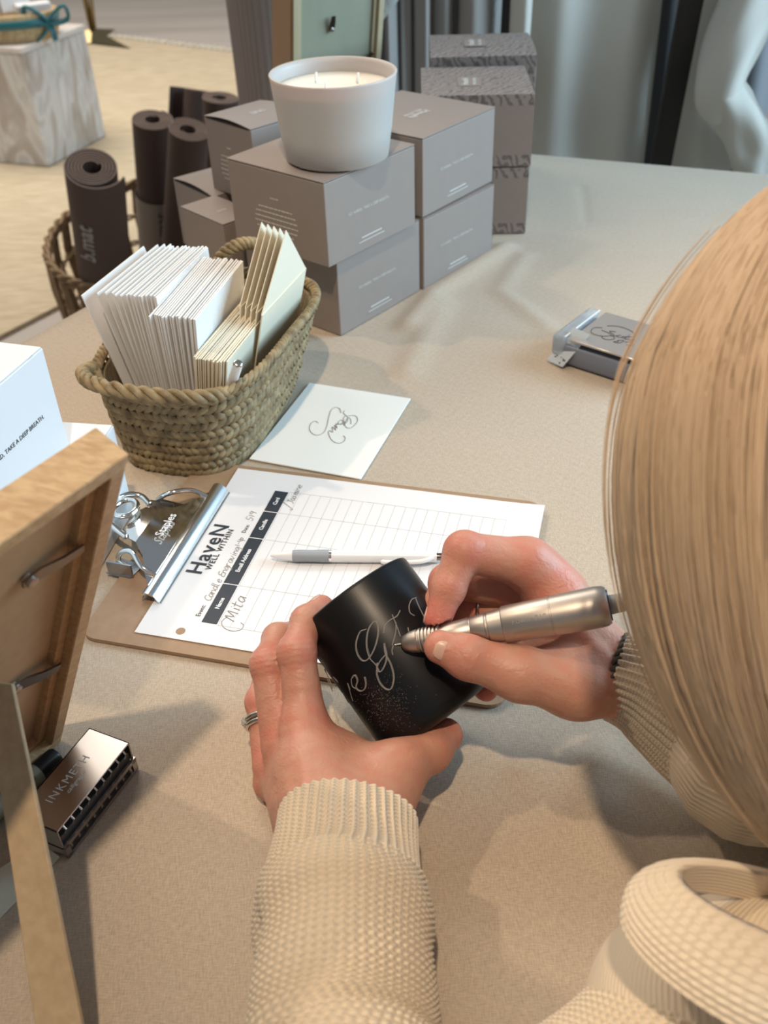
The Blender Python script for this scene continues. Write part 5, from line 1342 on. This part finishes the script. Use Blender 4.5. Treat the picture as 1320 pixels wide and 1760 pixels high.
# left cuff and puffed sleeve
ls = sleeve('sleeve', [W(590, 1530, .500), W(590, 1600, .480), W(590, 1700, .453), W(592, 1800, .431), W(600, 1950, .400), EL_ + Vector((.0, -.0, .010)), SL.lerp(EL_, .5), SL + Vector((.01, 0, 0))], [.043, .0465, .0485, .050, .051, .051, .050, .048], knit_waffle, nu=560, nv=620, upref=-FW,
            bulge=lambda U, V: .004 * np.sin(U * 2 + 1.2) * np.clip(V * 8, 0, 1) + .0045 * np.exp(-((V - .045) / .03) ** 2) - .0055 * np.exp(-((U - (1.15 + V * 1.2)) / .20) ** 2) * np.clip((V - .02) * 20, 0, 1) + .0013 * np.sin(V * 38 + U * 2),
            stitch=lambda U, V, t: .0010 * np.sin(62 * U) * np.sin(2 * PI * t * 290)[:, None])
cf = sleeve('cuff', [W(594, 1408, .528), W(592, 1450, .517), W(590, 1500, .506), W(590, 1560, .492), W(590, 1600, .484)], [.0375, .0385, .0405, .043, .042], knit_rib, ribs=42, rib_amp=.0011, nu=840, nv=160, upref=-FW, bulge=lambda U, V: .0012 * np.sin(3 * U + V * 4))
cf.name = 'cuff'
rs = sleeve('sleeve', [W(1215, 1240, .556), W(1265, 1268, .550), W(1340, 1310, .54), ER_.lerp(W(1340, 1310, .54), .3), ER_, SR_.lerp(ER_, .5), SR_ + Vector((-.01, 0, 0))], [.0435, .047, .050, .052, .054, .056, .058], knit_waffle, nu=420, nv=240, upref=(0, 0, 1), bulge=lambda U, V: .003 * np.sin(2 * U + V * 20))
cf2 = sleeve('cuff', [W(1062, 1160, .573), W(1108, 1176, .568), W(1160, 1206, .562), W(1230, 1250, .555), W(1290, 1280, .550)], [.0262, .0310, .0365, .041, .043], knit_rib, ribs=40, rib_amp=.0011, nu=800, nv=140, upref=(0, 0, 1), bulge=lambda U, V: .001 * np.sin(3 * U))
for c_, s_ in ((cf, ls), (cf2, rs)): c_.parent = s_
# sweater torso
def sweater_f(P):
    d = cap(P, NB + Vector((0, 0, -.020)), SL + Vector((.002, 0, .002)), .060, .053)
    d = smin(d, cap(P, NB + Vector((0, 0, -.020)), SR_, .058, .052), .03)
    d = smin(d, cap(P, (.24, .12, .10), (.30, -.17, -.02), .082, .098), .04); d = smin(d, cap(P, (.30, -.18, -.04), (.34, -.25, -.36), .100, .125), .04)
    return d
V4, Q4 = nets(sweater_f, (-.0, -.46, -.55), (.62, .34, .28), .005)
sk = mat('sweater_knit', KN, .9, sheen=.3); nt = sk.node_tree; b_ = nt.nodes['Principled BSDF']; tc = nt.nodes.new('ShaderNodeTexCoord'); wv = nt.nodes.new('ShaderNodeTexWave'); wv.inputs['Scale'].default_value = 150; wv.inputs['Distortion'].default_value = 1.2; wv.inputs['Detail Scale'].default_value = .6
mpn = nt.nodes.new('ShaderNodeMapping'); mpn.inputs['Rotation'].default_value = (.2, 1.1, .5); nt.links.new(tc.outputs['Object'], mpn.inputs[0]); nt.links.new(mpn.outputs[0], wv.inputs['Vector'])
bp = nt.nodes.new('ShaderNodeBump'); bp.inputs['Strength'].default_value = .5; bp.inputs['Distance'].default_value = .0010; nt.links.new(wv.outputs['Fac'], bp.inputs['Height']); nt.links.new(bp.outputs[0], b_.inputs['Normal'])
link('sweater_body', mesh_from('sweater_body', V4 - np.array(NB), Q4), sk, person, True)
# wide funnel collar: two walls round the neck, rim turned out
def collar(name, c0, c1, x_, y_, A0, B0, A1, B1, m):
    nv, nu = 40, 260; u = np.linspace(0, 2 * PI, nu, endpoint=False); prof = [(0, 0, 0), (.25, .2, .3), (.5, .45, .55), (.8, .8, .82), (1, 1, 1.0)]
    tt_ = np.linspace(0, 1, nv); X = []
    x_, y_ = np.array(x_), np.array(y_)
    for i, t in enumerate(tt_):
        c = np.array(c0) * (1 - t) + np.array(c1) * t; a = A0 + (A1 - A0) * t + .006 * math.sin(PI * t); b = B0 + (B1 - B0) * t + .006 * math.sin(PI * t)
        rib = .0009 * np.sin(0 * u + t * 62)
        X.append(c + np.outer(np.cos(u) * (a + rib), x_) + np.outer(np.sin(u) * (b + rib), y_))
    for i, t in enumerate(np.linspace(1, 0, 20)):
        c = np.array(c0) * (1 - t) + np.array(c1) * t; a = A0 + (A1 - A0) * t - .0045; b = B0 + (B1 - B0) * t - .0045; X.append(c + np.outer(np.cos(u) * a, x_) + np.outer(np.sin(u) * b, y_))
    X = np.array(X); me = grid_mesh(name, X[..., 0], X[..., 1], X[..., 2], closed_u=True); me.transform(world_of(person).inverted()); return link(name, me, m, person, True)
xr = (RT * .95 - UP * .30 + FW * .05).normalized(); yr = (UP * .34 + FW * .94); yr = (yr - xr * yr.dot(xr)).normalized()
collar('collar', W(1408, 1690, .386), W(1388, 1573, .394), xr, yr, .084, .046, .0590, .024, sk)

# hair
blond = mat('blond_hair', (.55, .36, .19), .52, spec=.4)
attr_mix(blond, 'shade', (.33, .215, .125), (.66, .49, .32))
fwh = np.array(FW); rth = np.array(RT); uph = np.array(UP)
pole = (uph * .97 + rth * .20); pole /= np.linalg.norm(pole); hx = rth - pole * (rth @ pole); hx /= np.linalg.norm(hx); hy = np.cross(pole, hx)
Hc = np.array(W(1500, 905, .405)); HA, HB, HD = .116, .163, .115
rng = np.random.default_rng(5)
ph_k = rng.uniform(0, 2 * PI, 12); fr_k = rng.uniform(4, 34, 12).round(); am_k = rng.uniform(.2, 1, 12) / (fr_k ** .5)
def lump(ph): return sum(a * np.sin(f * ph + p) for a, f, p in zip(am_k, fr_k, ph_k))
def hair_pt(phi, th, k):
    """phi longitude about the pole, th from crown (0) to the ends (pi)"""
    lw = np.clip((th - 1.25) / 1.8, 0, 1) ** 1.25
    rad_x = HA * np.sin(th) ** .92 ; z = np.cos(th) * HB
    r = k * (1 + .016 * lump(phi) * np.sin(th))
    p = Hc + (hx[None] * np.cos(phi)[:, None] * rad_x[:, None] + hy[None] * np.sin(phi)[:, None] * (HD / HA) * rad_x[:, None]) * r[:, None] + pole[None] * (z * (1 + .0 * lw))[:, None]
    return p + rth[None] * (.062 * lw)[:, None] - uph[None] * (.012 * lw)[:, None]
bm = BM(); sh_l = bm.verts.layers.float.new('shade'); N, Mh = 260, 60; rings = []
for j in range(Mh + 1):
    th = np.full(N, .04 + (PI - .10) * j / Mh); phi = np.linspace(0, 2 * PI, N, endpoint=False); rings.append([bm.verts.new(p) for p in hair_pt(phi, th, np.full(N, .985))])
for a, b in zip(rings, rings[1:]):
    for k in range(N): bm.faces.new((a[k], a[(k + 1) % N], b[(k + 1) % N], b[k]))
bm.faces.new(rings[0]); bm.faces.new(rings[-1][::-1])
for ring in rings:
    for k, v in enumerate(ring): v[sh_l] = .50 + .22 * lump(2 * PI * k / N)
hair = obj('hair', bm, blond, person, True)
NS = 5200; seg = 22; verts = []; quads = []; shade = []
for i in range(NS):
    phi0 = rng.uniform(0, 2 * PI); k0 = rng.uniform(.984, .996); th0 = rng.uniform(.03, .5); th1 = rng.uniform(2.75, 3.06)
    if rng.random() < .012 : k0 += rng.uniform(.02, .06); th0 = rng.uniform(.6, 1.2); th1 = th0 + rng.uniform(.8, 1.5)
    th = np.linspace(th0, th1, seg); phi = phi0 + rng.normal(0, .03) * np.sin(th * 1.3) + .05 * np.sin(th + phi0)
    P = hair_pt(phi, th, k0 + rng.normal(0, .003) * np.sin(th * 2 + phi0)); r = rng.uniform(.00022, .00055) * np.sin(np.linspace(.15, PI - .1, seg)) ** .5
    T = np.gradient(P, axis=0); T /= np.linalg.norm(T, axis=1, keepdims=True); O = P - Hc; N_ = O - T * (O * T).sum(1, keepdims=True); N_ /= np.linalg.norm(N_, axis=1, keepdims=True); B_ = np.cross(T, N_)
    b0_ = i * seg * 3
    for s_ in range(seg):
        for q in range(3):
            a = 2 * PI * q / 3
            verts.append(P[s_] + (N_[s_] * math.cos(a) + B_[s_] * math.sin(a) * 1.6) * r[s_])
    sh = np.clip(.56 + .25 * lump(phi0) + rng.normal(0, .09), 0, 1); shade += [sh] * (seg * 3)
    for s_ in range(seg - 1):
        for q in range(3): quads.append((b0_ + s_ * 3 + q, b0_ + s_ * 3 + (q + 1) % 3, b0_ + (s_ + 1) * 3 + (q + 1) % 3, b0_ + (s_ + 1) * 3 + q))
me = mesh_from('hair_strands', np.array(verts) - np.array(NB), np.array(quads)); at = me.attributes.new('shade', 'FLOAT', 'POINT'); at.data.foreach_set('value', np.array(shade, dtype=np.float32))
hs = link('hair_strands', me, blond, hair, True); hs.matrix_parent_inverse = Matrix.Identity(4); hs['kind'] = 'stuff'
